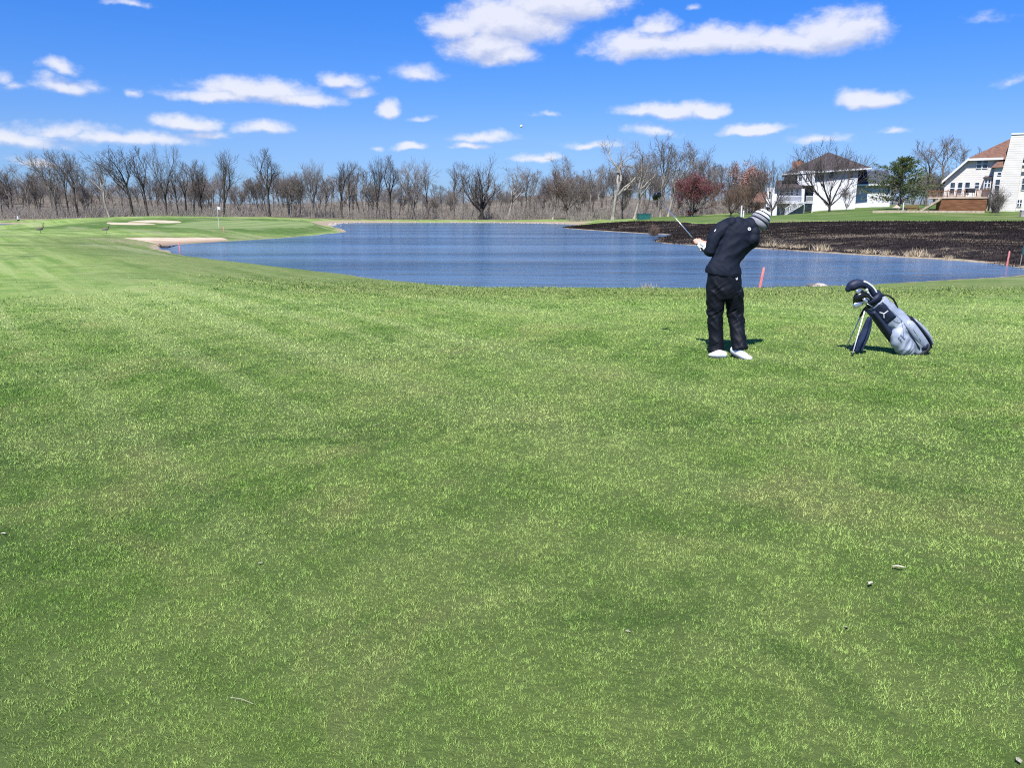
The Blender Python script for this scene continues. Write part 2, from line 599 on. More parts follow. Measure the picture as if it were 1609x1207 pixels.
lawn_xy = closed_curve([hit(x, y)[:2] for x, y in [(990, 347.0), (1030, 346.2), (1075, 348.5), (1120, 350.5), (1200, 348.8), (1280, 347.2), (1360, 346.4), (1480, 346.4), (1609, 346.4), (1760, 346.4)]]
                       + [(130, 95), (190, 150), (150, 200), (75, 178), (35, 156)], 1.5, 0.5, 16)
wood_xy = np.array([(-520, 60), (-230, 110), (-150, 168), (-112, 168), (-90, 176), (-40, 184), (0, 186), (14, 183), (24, 168), (30, 160), (36, 158),
                    (75, 182), (150, 205), (200, 190), (420, 200), (420, 700), (-520, 700)], float)

# sample points: fine in front of the camera, coarse elsewhere
ang = np.radians(np.arange(-46, 46.01, 0.4))
rad = 0.9 * 1.034 ** np.arange(0, 182)
rad = rad[rad < 390]
R_, A_ = np.meshgrid(rad, ang, indexing='ij')
fine = np.stack([R_ * np.sin(A_), R_ * np.cos(A_)], 2).reshape(-1, 2)
ang2 = np.radians(np.concatenate([np.arange(50, 311, 10)]))
rad2 = np.array([1, 3, 6, 10, 16, 25, 40, 60, 90, 130, 190, 280, 400])
R2, A2 = np.meshgrid(rad2, ang2, indexing='ij')
coarse = np.stack([R2 * np.sin(A2), R2 * np.cos(A2)], 2).reshape(-1, 2)
ring = np.stack([np.stack([r * np.sin(np.radians(np.arange(0, 360, 10))), r * np.cos(np.radians(np.arange(0, 360, 10)))], 1) for r in (520, 900, 1800, 3000)]).reshape(-1, 2)
allp = np.vstack([[(0, 0)], fine, coarse, ring])
loops = [pond_xy, pond2_xy, bunker_near, bunker_a, bunker_b, green_xy, burn_xy, lawn_xy, wood_xy]
verts2, edges2 = [tuple(p) for p in allp], []
for lp in loops:
    b0 = len(verts2)
    verts2 += [tuple(p) for p in lp]
    edges2 += [(b0 + i, b0 + (i + 1) % len(lp)) for i in range(len(lp))]
vo, eo, fo, *_ = delaunay_2d_cdt([Vector(v) for v in verts2], edges2, [], 0, 1e-5)
V2 = np.array([(v.x, v.y) for v in vo])
TRI = np.array([f for f in fo], dtype=np.int32)
Z, SD = terrain(V2, True)
V3 = np.column_stack([V2, Z])
cen = V2[TRI].mean(1)
reg = np.zeros(len(TRI), int)            # 0 fairway
reg[inside(cen, wood_xy)] = 6
reg[inside(cen, lawn_xy)] = 5
reg[inside(cen, burn_xy)] = 4
reg[inside(cen, green_xy)] = 3
reg[inside(cen, bunker_near)] = 7
reg[inside(cen, bunker_a)] = 8
reg[inside(cen, bunker_b)] = 9
reg[inside(cen, pond_xy) | inside(cen, pond2_xy)] = 1
rr = np.hypot(cen[:, 0], cen[:, 1])
reg[(reg == 0) & (rr > 420)] = 6

# ------------------------------------------------------------------ ground materials
MOW = math.radians(-36)
def turf_color(nt):
    p = nt.pos()
    sep = nt.n('ShaderNodeSeparateXYZ')
    nt.l(p, sep.inputs[0])
    flat = nt.n('ShaderNodeCombineXYZ')
    nt.l(sep.outputs[0], flat.inputs[0])
    nt.l(sep.outputs[1], flat.inputs[1])
    p = flat.outputs[0]
    n_big = nt.noise(p, 0.22, 4, 0.6, 0.4)
    n_mid = nt.noise(p, 1.25, 5, 0.62, 0.3)
    n_fine = nt.noise(p, 7.0, 4, 0.65)
    st = nt.stretch(p, (1.55, 0.05, 1), MOW)
    streak = nt.noise(st, 1.0, 3, 0.55)
    rr2 = nt.vmath('LENGTH', p, None)
    smk = nt.math('MULTIPLY', nt.mapr(rr2, 3.5, 11.0, 0.35, 1.0), nt.mapr(sep.outputs[0], 2.5, -2.5, 0.4, 1.0))
    c = nt.mix(nt.mapr(n_mid, 0.38, 0.62), (0.072, 0.150, 0.026), (0.135, 0.218, 0.056))
    c = nt.mix(nt.math('MULTIPLY', nt.mapr(n_big, 0.38, 0.64), 0.7), c, (0.165, 0.232, 0.080))
    c = nt.mix(nt.math('MULTIPLY', nt.mapr(streak, 0.47, 0.62), nt.math('MULTIPLY', smk, 0.85)), c, (0.180, 0.255, 0.092))
    c = nt.mix(nt.math('MULTIPLY', nt.mapr(streak, 0.45, 0.30), nt.math('MULTIPLY', smk, 0.75)), c, (0.062, 0.138, 0.024))
    # thin, tired turf showing through in patches
    n_dry = nt.noise(p, 0.75, 6, 0.68, 0.8)
    c = nt.mix(nt.math('MULTIPLY', nt.mapr(n_dry, 0.51, 0.67), 0.52), c, (0.190, 0.222, 0.085))
    n_dk = nt.noise(nt.vmath('ADD', p, (31, 7, 0)), 0.9, 5, 0.66, 0.6)
    c = nt.mix(nt.math('MULTIPLY', nt.mapr(n_dk, 0.53, 0.69), 0.66), c, (0.042, 0.105, 0.018))
    c = nt.mix(nt.math('MULTIPLY', nt.mapr(n_fine, 0.35, 0.7), 0.25), c, (0.17, 0.25, 0.08))
    c = nt.vmath('MULTIPLY', c, (2.20, 1.96, 1.80))
    return c, p, n_big, n_mid, n_fine

turf, nt, b = new_mat('turf', 0.85, 0.15)
c, p, n_big, n_mid, n_fine = turf_color(nt)
rough_a = nt.attr('rough')
n_r = nt.noise(p, 2.6, 5, 0.7)
crough = nt.mix(nt.mapr(n_r, 0.38, 0.66), (0.085, 0.135, 0.030), (0.225, 0.230, 0.090))
c = nt.mix(nt.math('MULTIPLY', rough_a, 0.58), c, crough)
lush = nt.attr('lush')
c = nt.mix(nt.math('MULTIPLY', lush, nt.mapr(n_mid, 0.2, 0.7, 0.95, 0.6)), c, (0.048, 0.118, 0.015))
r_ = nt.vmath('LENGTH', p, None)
th_ = nt.mapr(r_, 5.0, 20.0, 0.37, 0.80)  # colour darkened under the near blades: thatch plus painted shade of the gaps
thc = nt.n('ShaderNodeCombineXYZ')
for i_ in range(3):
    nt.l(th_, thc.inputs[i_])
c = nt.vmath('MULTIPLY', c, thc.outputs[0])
straw_a = nt.attr('straw')
n_s = nt.noise(p, 1.7, 5, 0.7)
fm = nt.noise(nt.stretch(p, (0.42, 0.42, 1)), 0.42, 6, 0.7, 0.5)
fb = nt.noise(nt.stretch(p, (0.30, 0.035, 1), MOW), 1.0, 4, 0.6)
ffar = nt.mapr(r_, 16.0, 34.0)
c = nt.mix(nt.math('MULTIPLY', ffar, nt.mapr(fm, 0.50, 0.62, 0, 0.75)), c, (0.098, 0.152, 0.040))
c = nt.mix(nt.math('MULTIPLY', ffar, nt.mapr(fb, 0.52, 0.64, 0, 0.6)), c, (0.285, 0.310, 0.150))
strawm = nt.math('MULTIPLY', nt.mapr(nt.math('ADD', straw_a, nt.math('MULTIPLY_ADD', n_s, 1.0, -0.5)), 0.35, 0.75), 1.0)
cs = nt.mix(nt.mapr(nt.noise(p, 5.0, 5, 0.7), 0.35, 0.65), (0.22, 0.175, 0.10), (0.47, 0.39, 0.27))
c = nt.mix(strawm, c, cs)
nt.l(c, b.inputs['Base Color'])
nh = nt.noise(p, 45, 5, 0.75)
nh2 = nt.noise(p, 5, 4, 0.6)
bump(nt, b, nt.math('ADD', nh, nt.math('MULTIPLY', nh2, 1.6)), 0.65, 0.05)

green_m, nt, b = new_mat('green_turf', 0.8, 0.2)
p = nt.pos()
wv = nt.n('ShaderNodeTexWave', wave_type='BANDS', bands_direction='X')
nt.l(nt.stretch(p, (1, 1, 1), math.radians(18)), wv.inputs['Vector'])
wv.inputs['Scale'].default_value = 0.11
wv.inputs['Distortion'].default_value = 0.6
cg = nt.mix(nt.mapr(wv.outputs['Fac'], 0.3, 0.7), (0.150, 0.215, 0.062), (0.200, 0.262, 0.090))
cg = nt.mix(nt.math('MULTIPLY', nt.mapr(nt.noise(p, 0.5, 4, 0.6), 0.35, 0.7), 0.4), cg, (0.25, 0.27, 0.12))
nt.l(cg, b.inputs['Base Color'])

sand_m, nt, b = new_mat('sand', 0.95, 0.1)
p = nt.pos()
cs_ = nt.mix(nt.mapr(nt.noise(p, 0.6, 5, 0.6), 0.3, 0.7), (0.44, 0.33, 0.22), (0.66, 0.54, 0.40))
wet = nt.attr('wet')
cs_ = nt.mix(wet, cs_, (0.27, 0.19, 0.12))
nt.l(cs_, b.inputs['Base Color'])
bump(nt, b, nt.noise(p, 3, 4, 0.6), 0.4, 0.08)

burn_m, nt, b = new_mat('burnt_soil', 0.95, 0.1)
p = nt.pos()
n1 = nt.noise(nt.stretch(p, (0.55, 1, 1)), 1.0, 8, 0.75)
cb_ = nt.mix(nt.mapr(n1, 0.34, 0.70), (0.012, 0.0095, 0.009), (0.062, 0.048, 0.041))
ash = nt.noise(nt.stretch(p, (0.4, 1, 1)), 3.2, 6, 0.75)
cb_ = nt.mix(nt.math('MULTIPLY', nt.mapr(ash, 0.60, 0.78), 0.7), cb_, (0.17, 0.145, 0.12))
sa = nt.attr('streak')
n2 = nt.noise(nt.stretch(p, (0.22, 0.95, 1), 0.12), 1.0, 8, 0.74, 0.6)
sm_ = nt.mapr(nt.math('ADD', nt.math('MULTIPLY', sa, 0.27), n2), 0.72, 0.84)
cst = nt.mix(nt.mapr(nt.noise(p, 2.5, 5, 0.7), 0.35, 0.65), (0.14, 0.10, 0.07), (0.42, 0.33, 0.23))
cb_ = nt.mix(nt.math('MULTIPLY', sm_, 0.85), cb_, cst)
straw_a = nt.attr('straw')
sm2 = nt.mapr(nt.math('ADD', straw_a, nt.math('MULTIPLY_ADD', nt.noise(p, 1.4, 5, 0.7), 1.2, -0.6)), 0.62, 1.0)
cb_ = nt.mix(sm2, cb_, cst)
nt.l(cb_, b.inputs['Base Color'])
bump(nt, b, nt.noise(p, 2.2, 7, 0.75), 0.9, 0.25)

lawn_m, nt, b = new_mat('lawn_turf', 0.85, 0.15)
p = nt.pos()
cl = nt.mix(nt.mapr(nt.noise(p, 0.35, 5, 0.65), 0.32, 0.68), (0.070, 0.132, 0.022), (0.125, 0.175, 0.048))
cl = nt.mix(nt.math('MULTIPLY', nt.mapr(nt.noise(nt.stretch(p, (0.5, 1, 1)), 0.16, 4, 0.6), 0.48, 0.66), 0.6), cl, (0.215, 0.215, 0.095))
nt.l(cl, b.inputs['Base Color'])
bump(nt, b, nt.noise(p, 6, 4, 0.7), 0.5, 0.05)

wood_m, nt, b = new_mat('leaf_litter', 0.95, 0.05)
p = nt.pos()
cw = nt.mix(nt.mapr(nt.noise(p, 0.3, 7, 0.72), 0.32, 0.7), (0.085, 0.070, 0.054), (0.22, 0.19, 0.145))
cw = nt.mix(nt.math('MULTIPLY', nt.mapr(nt.noise(p, 0.045, 4, 0.6), 0.5, 0.62), 0.6), cw, (0.26, 0.235, 0.17))
nt.l(cw, b.inputs['Base Color'])
bump(nt, b, nt.noise(p, 1.5, 6, 0.7), 0.8, 0.4)

mud_m = speckled('pond_mud', (0.05, 0.045, 0.03), (0.09, 0.075, 0.05), 1.5, 0.95, 0.1)

# attributes used by those materials
rdist = np.hypot(V2[:, 0], V2[:, 1])
azd = np.degrees(np.arctan2(V2[:, 0], V2[:, 1]))
sd1 = SD
near_bank = (V2[:, 1] < 75)
a_rough = smooth(10.0, 5.0, sd1) * near_bank + 0.35 * (V2[:, 1] > 140)
wst = np.where(V2[:, 1] < 45, 0.55, np.clip(V2[:, 1] / 34, 0.6, 5.0))
wst = np.where((V2[:, 0] > 12) & (V2[:, 1] < 150), 1.0 + V2[:, 1] * 0.008, wst)
wst = np.where((V2[:, 1] > 150) & (V2[:, 0] < 16), 8.0 + 4 * np.sin(V2[:, 0] * .13), wst)
tipd = np.sqrt(((V2 - np.array(onz(540, 362, WATER)[:2])) ** 2).sum(1))
wst = np.where((V2[:, 1] > 58) & (V2[:, 1] < 135) & (V2[:, 0] < -8), 0.25 + 2.6 * np.exp(-(tipd / 9.0) ** 2), wst)
a_straw = 1.15 * (1 - smooth(0.25, 1.0, sd1 / wst))
point = np.exp(-((V2 - np.array(onz(300, 388, WATER)[:2])) ** 2).sum(1) / 60.0)
a_straw = np.maximum(a_straw, 0.55 * np.exp(-((V2 - np.array(hit(205, 381)[:2])) ** 2 / np.array([46.0, 22.0])).sum(1)))
gm = hit(345, 352)
a_lush = smooth(1.0, 0.55, np.sqrt(((V2 - np.array([gm.x + 2, gm.y + 2])) ** 2 / np.array([34.0, 27.0]) ** 2).sum(1))) * (V2[:, 1] > 66) * smooth(0.4, 3.0, sd1)
a_streak = np.exp(-((sd1 - 9.5) / 4.5) ** 2) + 0.55 * np.exp(-((sd1 - 3.0) / 2.0) ** 2) 
a_streak = a_streak * np.where(V2[:, 1] > 60, 0.45, 1.0)
a_wet = 1 - smooth(0.3, 4.0, sd1)

GROUND = {0: ('fairway', turf), 1: ('pond_bed', mud_m), 3: ('putting_green', green_m), 4: ('burnt_field', burn_m), 5: ('lawn', lawn_m),
          6: ('woodland_floor', wood_m), 7: ('sand_bunker', sand_m), 8: ('sand_bunker', sand_m), 9: ('sand_bunker', sand_m)}
for k, (nm, mt) in GROUND.items():
    T = TRI[reg == k]
    used, inv = np.unique(T.ravel(), return_inverse=True)
    F3 = inv.reshape(-1, 3).astype(np.int32)
    a, b_, c_ = V2[used][F3[:, 0]], V2[used][F3[:, 1]], V2[used][F3[:, 2]]
    flip = ((b_ - a)[:, 0] * (c_ - a)[:, 1] - (b_ - a)[:, 1] * (c_ - a)[:, 0]) < 0
    F3[flip] = F3[flip][:, ::-1]
    me = mesh_np(nm, V3[used], F3)
    for an, av in (('rough', a_rough), ('straw', a_straw), ('lush', a_lush), ('streak', a_streak), ('wet', a_wet)):
        at_ = me.attributes.new(an, 'FLOAT', 'POINT')
        at_.data.foreach_set('value', av[used].astype(np.float32))
    o = link(nm, me, mt, None, True)
    o['kind'] = 'structure'

# ------------------------------------------------------------------ water
water, nt, b = new_mat('pond_water', 0.12, 0.5)
b.inputs['IOR'].default_value = 1.333
p = nt.pos()
ripple = nt.noise(nt.stretch(p, (0.5, 1.35, 1), 0.12), 3.6, 6, 0.68, 0.3)
chop = nt.noise(nt.stretch(p, (0.42, 0.85, 1), -0.1), 0.95, 4, 0.55, 0.4)
gust = nt.noise(nt.stretch(p, (0.16, 1.0, 1)), 0.11, 6, 0.65)
h = nt.math('MULTIPLY', nt.math('ADD', nt.math('MULTIPLY', ripple, 0.42), nt.math('MULTIPLY', chop, 3.0)), nt.mapr(gust, 0.34, 0.66, 0.45, 1.35))
bump(nt, b, h, 1.0, 0.15)
cw_ = nt.mix(nt.mapr(gust, 0.35, 0.65), (0.096, 0.176, 0.278), (0.032, 0.080, 0.150))
nt.l(cw_, b.inputs['Base Color'])
for nm, poly in (('pond', pond_xy), ('pond', pond2_xy)):
    n0 = np.roll(poly, -1, 0) - np.roll(poly, 1, 0)
    n0 /= np.linalg.norm(n0, axis=1)[:, None] + 1e-9
    outn = np.column_stack([n0[:, 1], -n0[:, 0]])
    area = 0.5 * np.sum(poly[:, 0] * np.roll(poly[:, 1], -1) - poly[:, 1] * np.roll(poly[:, 0], -1))
    big = poly + outn * (0.35 if area > 0 else -0.35)
    v_, e_, f_, *_r = delaunay_2d_cdt([Vector(q) for q in big], [(i, (i + 1) % len(big)) for i in range(len(big))], [], 1, 1e-4)
    T = np.array([list(f) for f in f_], dtype=np.int32)
    vv = np.array([(q.x, q.y, WATER) for q in v_])
    a, b_, c_ = vv[T[:, 0]], vv[T[:, 1]], vv[T[:, 2]]
    flip = ((b_ - a)[:, 0] * (c_ - a)[:, 1] - (b_ - a)[:, 1] * (c_ - a)[:, 0]) < 0
    T[flip] = T[flip][:, ::-1]
    o = link(nm, mesh_np(nm, vv, T), water)
    o['kind'] = 'structure'

# ------------------------------------------------------------------ grass blades on the near turf
blade_m, nt, b = new_mat('grass_blade', 0.7, 0.12)
c, p, *_n = turf_color(nt)
ra = nt.attr('brough')
n_r = nt.noise(p, 2.6, 5, 0.7)
crough = nt.mix(nt.mapr(n_r, 0.35, 0.66), (0.095, 0.155, 0.034), (0.245, 0.25, 0.10))
c = nt.mix(nt.math('MULTIPLY', ra, 0.6), c, crough)
tint = nt.attr('tint')
hsv = nt.n('ShaderNodeHueSaturation')
nt.l(c, hsv.inputs['Color'])
nt.l(nt.mapr(tint, 0, 1, 0.66, 1.26, False), hsv.inputs['Value'])
c2 = nt.mix(nt.mapr(nt.attr('dry'), 0.94, 1.0, 0, 0.8), hsv.outputs[0], (0.36, 0.32, 0.17))
nt.l(c2, b.inputs['Base Color'])

GX, GY, GS = -20.0, 0.0, 0.2
gxn, gyn = 201, 141
gx_, gy_ = np.meshgrid(GX + GS * np.arange(gxn), GY + GS * np.arange(gyn), indexing='ij')
gz_, gsd_ = terrain(np.column_stack([gx_.ravel(), gy_.ravel()]), True)
gz_, gsd_ = gz_.reshape(gxn, gyn), gsd_.reshape(gxn, gyn)
def bil(P, A_):
    fx = np.clip((P[:, 0] - GX) / GS, 0, gxn - 1.001); fy = np.clip((P[:, 1] - GY) / GS, 0, gyn - 1.001)
    i, j = fx.astype(int), fy.astype(int)
    a, b_ = fx - i, fy - j
    return A_[i, j] * (1 - a) * (1 - b_) + A_[i + 1, j] * a * (1 - b_) + A_[i, j + 1] * (1 - a) * b_ + A_[i + 1, j + 1] * a * b_
_lat = np.random.default_rng(77).random((256, 256))
def vnoise(P, s_):
    q = P * s_ + 1000.0
    i = np.floor(q).astype(int); f = q - i
    f = f * f * (3 - 2 * f)
    g_ = lambda a, b_: _lat[(i[:, 0] + a) % 256, (i[:, 1] + b_) % 256]
    return (g_(0, 0) * (1 - f[:, 0]) + g_(1, 0) * f[:, 0]) * (1 - f[:, 1]) + (g_(0, 1) * (1 - f[:, 0]) + g_(1, 1) * f[:, 0]) * f[:, 1]
rng = np.random.default_rng(5)
vs, fs, tints, drys, brs = [], [], [], [], []
cnt = 0
for r0, r1, dens, ln, wd in ((1.75, 2.6, 66000, .0115, .0024), (2.6, 3.8, 38000, .0130, .0031), (3.8, 5.6, 18500, .0155, .0044), (5.6, 8.5, 8000, .018, .0070), (8.5, 13.0, 3000, .021, .011), (13.0, 18, 900, .026, .018), (18, 25, 350, .028, .026)):
    th = math.radians(36.5)
    N = int(dens * th * (r1 * r1 - r0 * r0))
    r = np.sqrt(rng.uniform(r0 * r0, r1 * r1, N))
    a = rng.uniform(-th, th, N)
    P = np.column_stack([r * np.sin(a), r * np.cos(a)])
    z, sd = bil(P, gz_), bil(P, gsd_)
    keep = (sd > 0.15) & ((rng.random(N) < smooth(23, 12, r)) | ((sd < 7) & (rng.random(N) < smooth(25, 18, r)))) & ((r < 18) | (sd < 9.5 + rng.normal(0, 1.2, N)))
    P, z, sd = P[keep], z[keep], sd[keep]
    N = len(P)
    rg = smooth(10.0, 5.0, sd)
    cl_ = np.clip(1.9 * (0.72 * vnoise(P, 0.75 / ln) + 0.22 * vnoise(P + 9.7, 0.2 / ln) + 0.10 * vnoise(P + 3.3, 5.0)) - 0.30, 0.2, 1.6)
    L = ln * rng.uniform(0.6, 1.3, N) * (1 + 0.6 * rg) * (0.25 + 1.05 * cl_)
    W = wd * rng.uniform(0.7, 1.3, N)
    phi = rng.uniform(0, 2 * PI, N)
    lean = np.abs(rng.normal(0.75, 0.3, N))
    head = rng.uniform(0, 2 * PI, N)
    base = np.column_stack([P, z - 0.003])
    tip = base + np.column_stack([np.cos(head) * np.sin(lean), np.sin(head) * np.sin(lean), np.cos(lean)]) * L[:, None]
    side = np.column_stack([np.cos(phi), np.sin(phi), np.zeros(N)]) * (W * 0.5)[:, None]
    v = np.stack([base - side, base + side, tip], 1).reshape(-1, 3)
    vs.append(v)
    fs.append(np.arange(cnt, cnt + 3 * N).reshape(-1, 3))
    cnt += 3 * N
    tints.append(np.clip(0.62 * rng.random(N) + 0.38 * (cl_ - .1) / 1.3, 0, 1)); drys.append(np.where((sd < .25 + .35 * vnoise(P, 1.3)) & (rng.random(N) < .8), 1.0, .985 * rng.random(N))); brs.append(rg)
me = mesh_np('grass', np.vstack(vs), np.vstack(fs))
for an, arr in (('tint', tints), ('dry', drys), ('brough', brs)):
    at_ = me.attributes.new(an, 'FLOAT', 'FACE')
    at_.data.foreach_set('value', np.concatenate(arr).astype(np.float32))
o = link('grass', me, blade_m)
tag(o, 'short mown green grass blades covering the fairway in the foreground', 'grass', kind='stuff')

# ------------------------------------------------------------------ bare trees
bark_dark = speckled('bark_dark', (0.038, 0.033, 0.030), (0.105, 0.090, 0.078), 3.0, 0.95, 0.05, rnd=0.25, st=(1, 1, .3))
bark_mid = speckled('bark_mid', (0.105, 0.090, 0.076), (0.26, 0.225, 0.19), 2.0, 0.95, 0.05, rnd=0.25, st=(1, 1, .3))
bark_pale = speckled('bark_pale', (0.19, 0.165, 0.14), (0.40, 0.36, 0.31), 1.5, 0.95, 0.05, rnd=0.2, st=(1, 1, .3))
twig_dark = speckled('twig_dark', (0.070, 0.060, 0.055), (0.150, 0.130, 0.115), 0.6, 0.95, 0.05, rnd=0.25)
twig_grey = speckled('twig_grey', (0.135, 0.116, 0.102), (0.27, 0.235, 0.205), 0.5, 0.95, 0.05, rnd=0.25)
twig_brown = speckled('twig_brown', (0.13, 0.090, 0.066), (0.22, 0.155, 0.115), 0.5, 0.95, 0.05, rnd=0.2)
twig_pale = speckled('twig_pale', (0.19, 0.165, 0.14), (0.33, 0.29, 0.25), 0.5, 0.95, 0.05, rnd=0.2)
twig_scrub = speckled('twig_scrub', (0.23, 0.205, 0.172), (0.36, 0.32, 0.275), 0.4, 0.95, 0.05)
bud_red = speckled('red_buds', (0.105, 0.026, 0.034), (0.205, 0.062, 0.074), 1.2, 0.8, 0.1, rnd=0.15)
bud_pink = speckled('pink_buds', (0.33, 0.16, 0.13), (0.55, 0.34, 0.30), 1.2, 0.8, 0.1)

def segs_mesh(name, segs, ns):
    """segs: (p0, p1, r0, r1) -> open prisms, all in one mesh"""
    n = len(segs)
    p0 = np.array([s[0][:] for s in segs]); p1 = np.array([s[1][:] for s in segs])
    r0 = np.array([s[2] for s in segs]); r1 = np.array([s[3] for s in segs])
    d = p1 - p0
    d /= np.linalg.norm(d, axis=1)[:, None] + 1e-9
    ref = np.where(np.abs(d[:, 2:3]) > 0.9, np.array([[1.0, 0, 0]]), np.array([[0, 0, 1.0]]))
    u = np.cross(d, ref); u /= np.linalg.norm(u, axis=1)[:, None] + 1e-9
    v = np.cross(u, d)
    V = np.zeros((n, 2 * ns, 3))
    for k in range(ns):
        a = 2 * PI * k / ns
        o_ = u * math.cos(a) + v * math.sin(a)
        V[:, k] = p0 + o_ * r0[:, None]
        V[:, ns + k] = p1 + o_ * r1[:, None]
    base = np.arange(n)[:, None] * (2 * ns)
    Fq = np.stack([np.stack([base[:, 0] + k, base[:, 0] + (k + 1) % ns, base[:, 0] + ns + (k + 1) % ns, base[:, 0] + ns + k], 1) for k in range(ns)], 1).reshape(-1, 4)
    return mesh_np(name, V.reshape(-1, 3), Fq)

def grow(seed, H=16.0, trunk=0.35, limbs=5, spread=0.5, up=0.25, n2=7, n3=6, n4=4, wander=0.115, r=0.26, droop=0.0, lean=(0, 0), leader=0.4, lenk=1.0, side=0.55, fork=0.0, thin=1.0, twig_r=0.017):
    rnd = random.Random(seed)
    thick, thin_s = [], []
    def rv(s):
        return Vector((rnd.gauss(0, s), rnd.gauss(0, s), rnd.gauss(0, s)))
    def tilt(d, ang, phi):
        u, v = frame_of(d)
        return (d * math.cos(ang) + (u * math.cos(phi) + v * math.sin(phi)) * math.sin(ang)).normalized()
    def branch(p, d, L, r0, lvl):
        nseg = (7, 7, 5, 3, 2)[lvl]
        r1 = max(r0 * (0.28 if lvl else 0.7), 0.008)
        pts = [p]
        dd = d.normalized()
        for i in range(nseg):
            dd = (dd + rv(wander * (1.0 + 0.25 * lvl)) + Vector((0, 0, up * 0.35 - droop * lvl * 0.05))).normalized()
            q = pts[-1] + dd * (L / nseg)
            a = r0 + (r1 - r0) * i / nseg
            c = r0 + (r1 - r0) * (i + 1) / nseg
            (thick if lvl <= 1 else thin_s).append((pts[-1], q, a, c))
            pts.append(q)
        if lvl == 4:
            return pts
        cnt = {1: n2, 2: n3, 3: n4}.get(lvl, 0)
        ph = rnd.uniform(0, 6.28)
        for k in range(cnt):
            t = 0.22 + 0.78 * (k + rnd.random() * 0.8) / cnt
            t = min(t, 0.999)
            i = int(t * nseg)
            base = pts[i].lerp(pts[i + 1], t * nseg - i)
            dirp = (pts[i + 1] - pts[i]).normalized()
            ph += 2.4 + rnd.uniform(-.5, .5)
            nd = tilt(dirp, side * rnd.uniform(.6, 1.35), ph)
            LL = L * (0.62 - 0.28 * t) * rnd.uniform(.75, 1.25) * (1.15 if lvl > 1 else 1.0)
            rr_ = max((r0 + (r1 - r0) * t) * 0.55 * thin, twig_r * (1.6 if lvl < 3 else 1.0))
            branch(base, nd, LL, rr_, lvl + 1)
        return pts
    # trunk
    th = H * trunk
    pts = [Vector((0, 0, -0.25))]
    d = Vector((lean[0], lean[1], 1)).normalized()
    rads = []
    for i in range(7):
        d = (d + rv(wander * 0.35) + Vector((0, 0, 0.05))).normalized()
        q = pts[-1] + d * (th / 7)
        a = r * (1.25 if i == 0 else 1 - 0.28 * i / 7)
        c = r * (1 - 0.28 * (i + 1) / 7)
        thick.append((pts[-1], q, a, c))
        pts.append(q)
    ph = rnd.uniform(0, 6.28)
    for k in range(limbs):
        ph += 2 * PI / limbs + rnd.uniform(-.45, .45)
        t = 1.0 if k < 2 else rnd.uniform(0.72, 1.0)
        base = pts[min(7, int(t * 7))]
        an = spread * rnd.uniform(.65, 1.3)
        if k == 0 and leader:
            an *= leader
        nd = tilt(d, an, ph)
        branch(base, nd, (H - th) * rnd.uniform(.82, 1.08) * lenk / max(0.75, math.cos(an)) * 0.92, r * rnd.uniform(.48, .66) if limbs > 2 else r * .72, 1)
    # side shoots on the trunk
    for k in range(3):
        i = rnd.randint(3, 6)
        branch(pts[i], tilt(d, 0.9, rnd.uniform(0, 6.28)), H * 0.16, r * 0.18, 2)
    zmax = max(s[1].z for s in thin_s)
    k_ = H / zmax
    scl = lambda S_: [(a * k_, b * k_, c, e) for a, b, c, e in S_]
    return scl(thick), scl(thin_s)

PROTO = {}
def make_proto(key, tm, cm, seed, buds=None, **kw):
    thick, thin_s = grow(seed, **kw)
    tr = segs_mesh('trunk', thick, 6)
    tr.materials.append(tm)
    tr.polygons.foreach_set('use_smooth', np.ones(len(tr.polygons), dtype=bool))
    cr = segs_mesh('crown', thin_s, 3)
    cr.materials.append(cm)
    if buds:
        mat_b, nb, sz = buds
        rnd = np.random.default_rng(seed)
        ends = np.array([s[1][:] for s in thin_s if s[3] < 0.03])
        P = ends[rnd.integers(0, len(ends), nb)] + rnd.normal(0, 0.13, (nb, 3))
        a = rnd.normal(0, 1, (nb, 3)); a /= np.linalg.norm(a, axis=1)[:, None]
        b_ = np.cross(a, rnd.normal(0, 1, (nb, 3))); b_ /= np.linalg.norm(b_, axis=1)[:, None]
        s_ = sz * rnd.uniform(.6, 1.4, (nb, 1))
        V = np.stack([P - a * s_ - b_ * s_ * .5, P + a * s_ - b_ * s_ * .5, P + a * s_ + b_ * s_ * .5, P - a * s_ + b_ * s_ * .5], 1).reshape(-1, 3)
        n0 = len(cr.vertices)
        v0 = np.zeros(n0 * 3, dtype=np.float32); cr.vertices.foreach_get('co', v0)
        f0 = np.zeros(len(cr.loops), dtype=np.int32); cr.loops.foreach_get('vertex_index', f0)
        np0 = len(cr.polygons)
        cr2 = mesh_np('crown', np.vstack([v0.reshape(-1, 3), V]), np.vstack([f0.reshape(-1, 4), np.arange(n0, n0 + 4 * nb).reshape(-1, 4)]))
        cr2.materials.append(cm); cr2.materials.append(mat_b)
        cr2.polygons.foreach_set('material_index', np.concatenate([np.zeros(np0, dtype=np.int32), np.ones(nb, dtype=np.int32)]))
        cr = cr2
    allx = np.array([s[1][:] for s in thin_s])
    x0, x1 = np.percentile(allx[:, 0], (2, 98))
    PROTO[key] = dict(tr=tr, cr=cr, H=float(allx[:, 2].max()), W=float(x1 - x0), cx=float((x0 + x1) / 2))

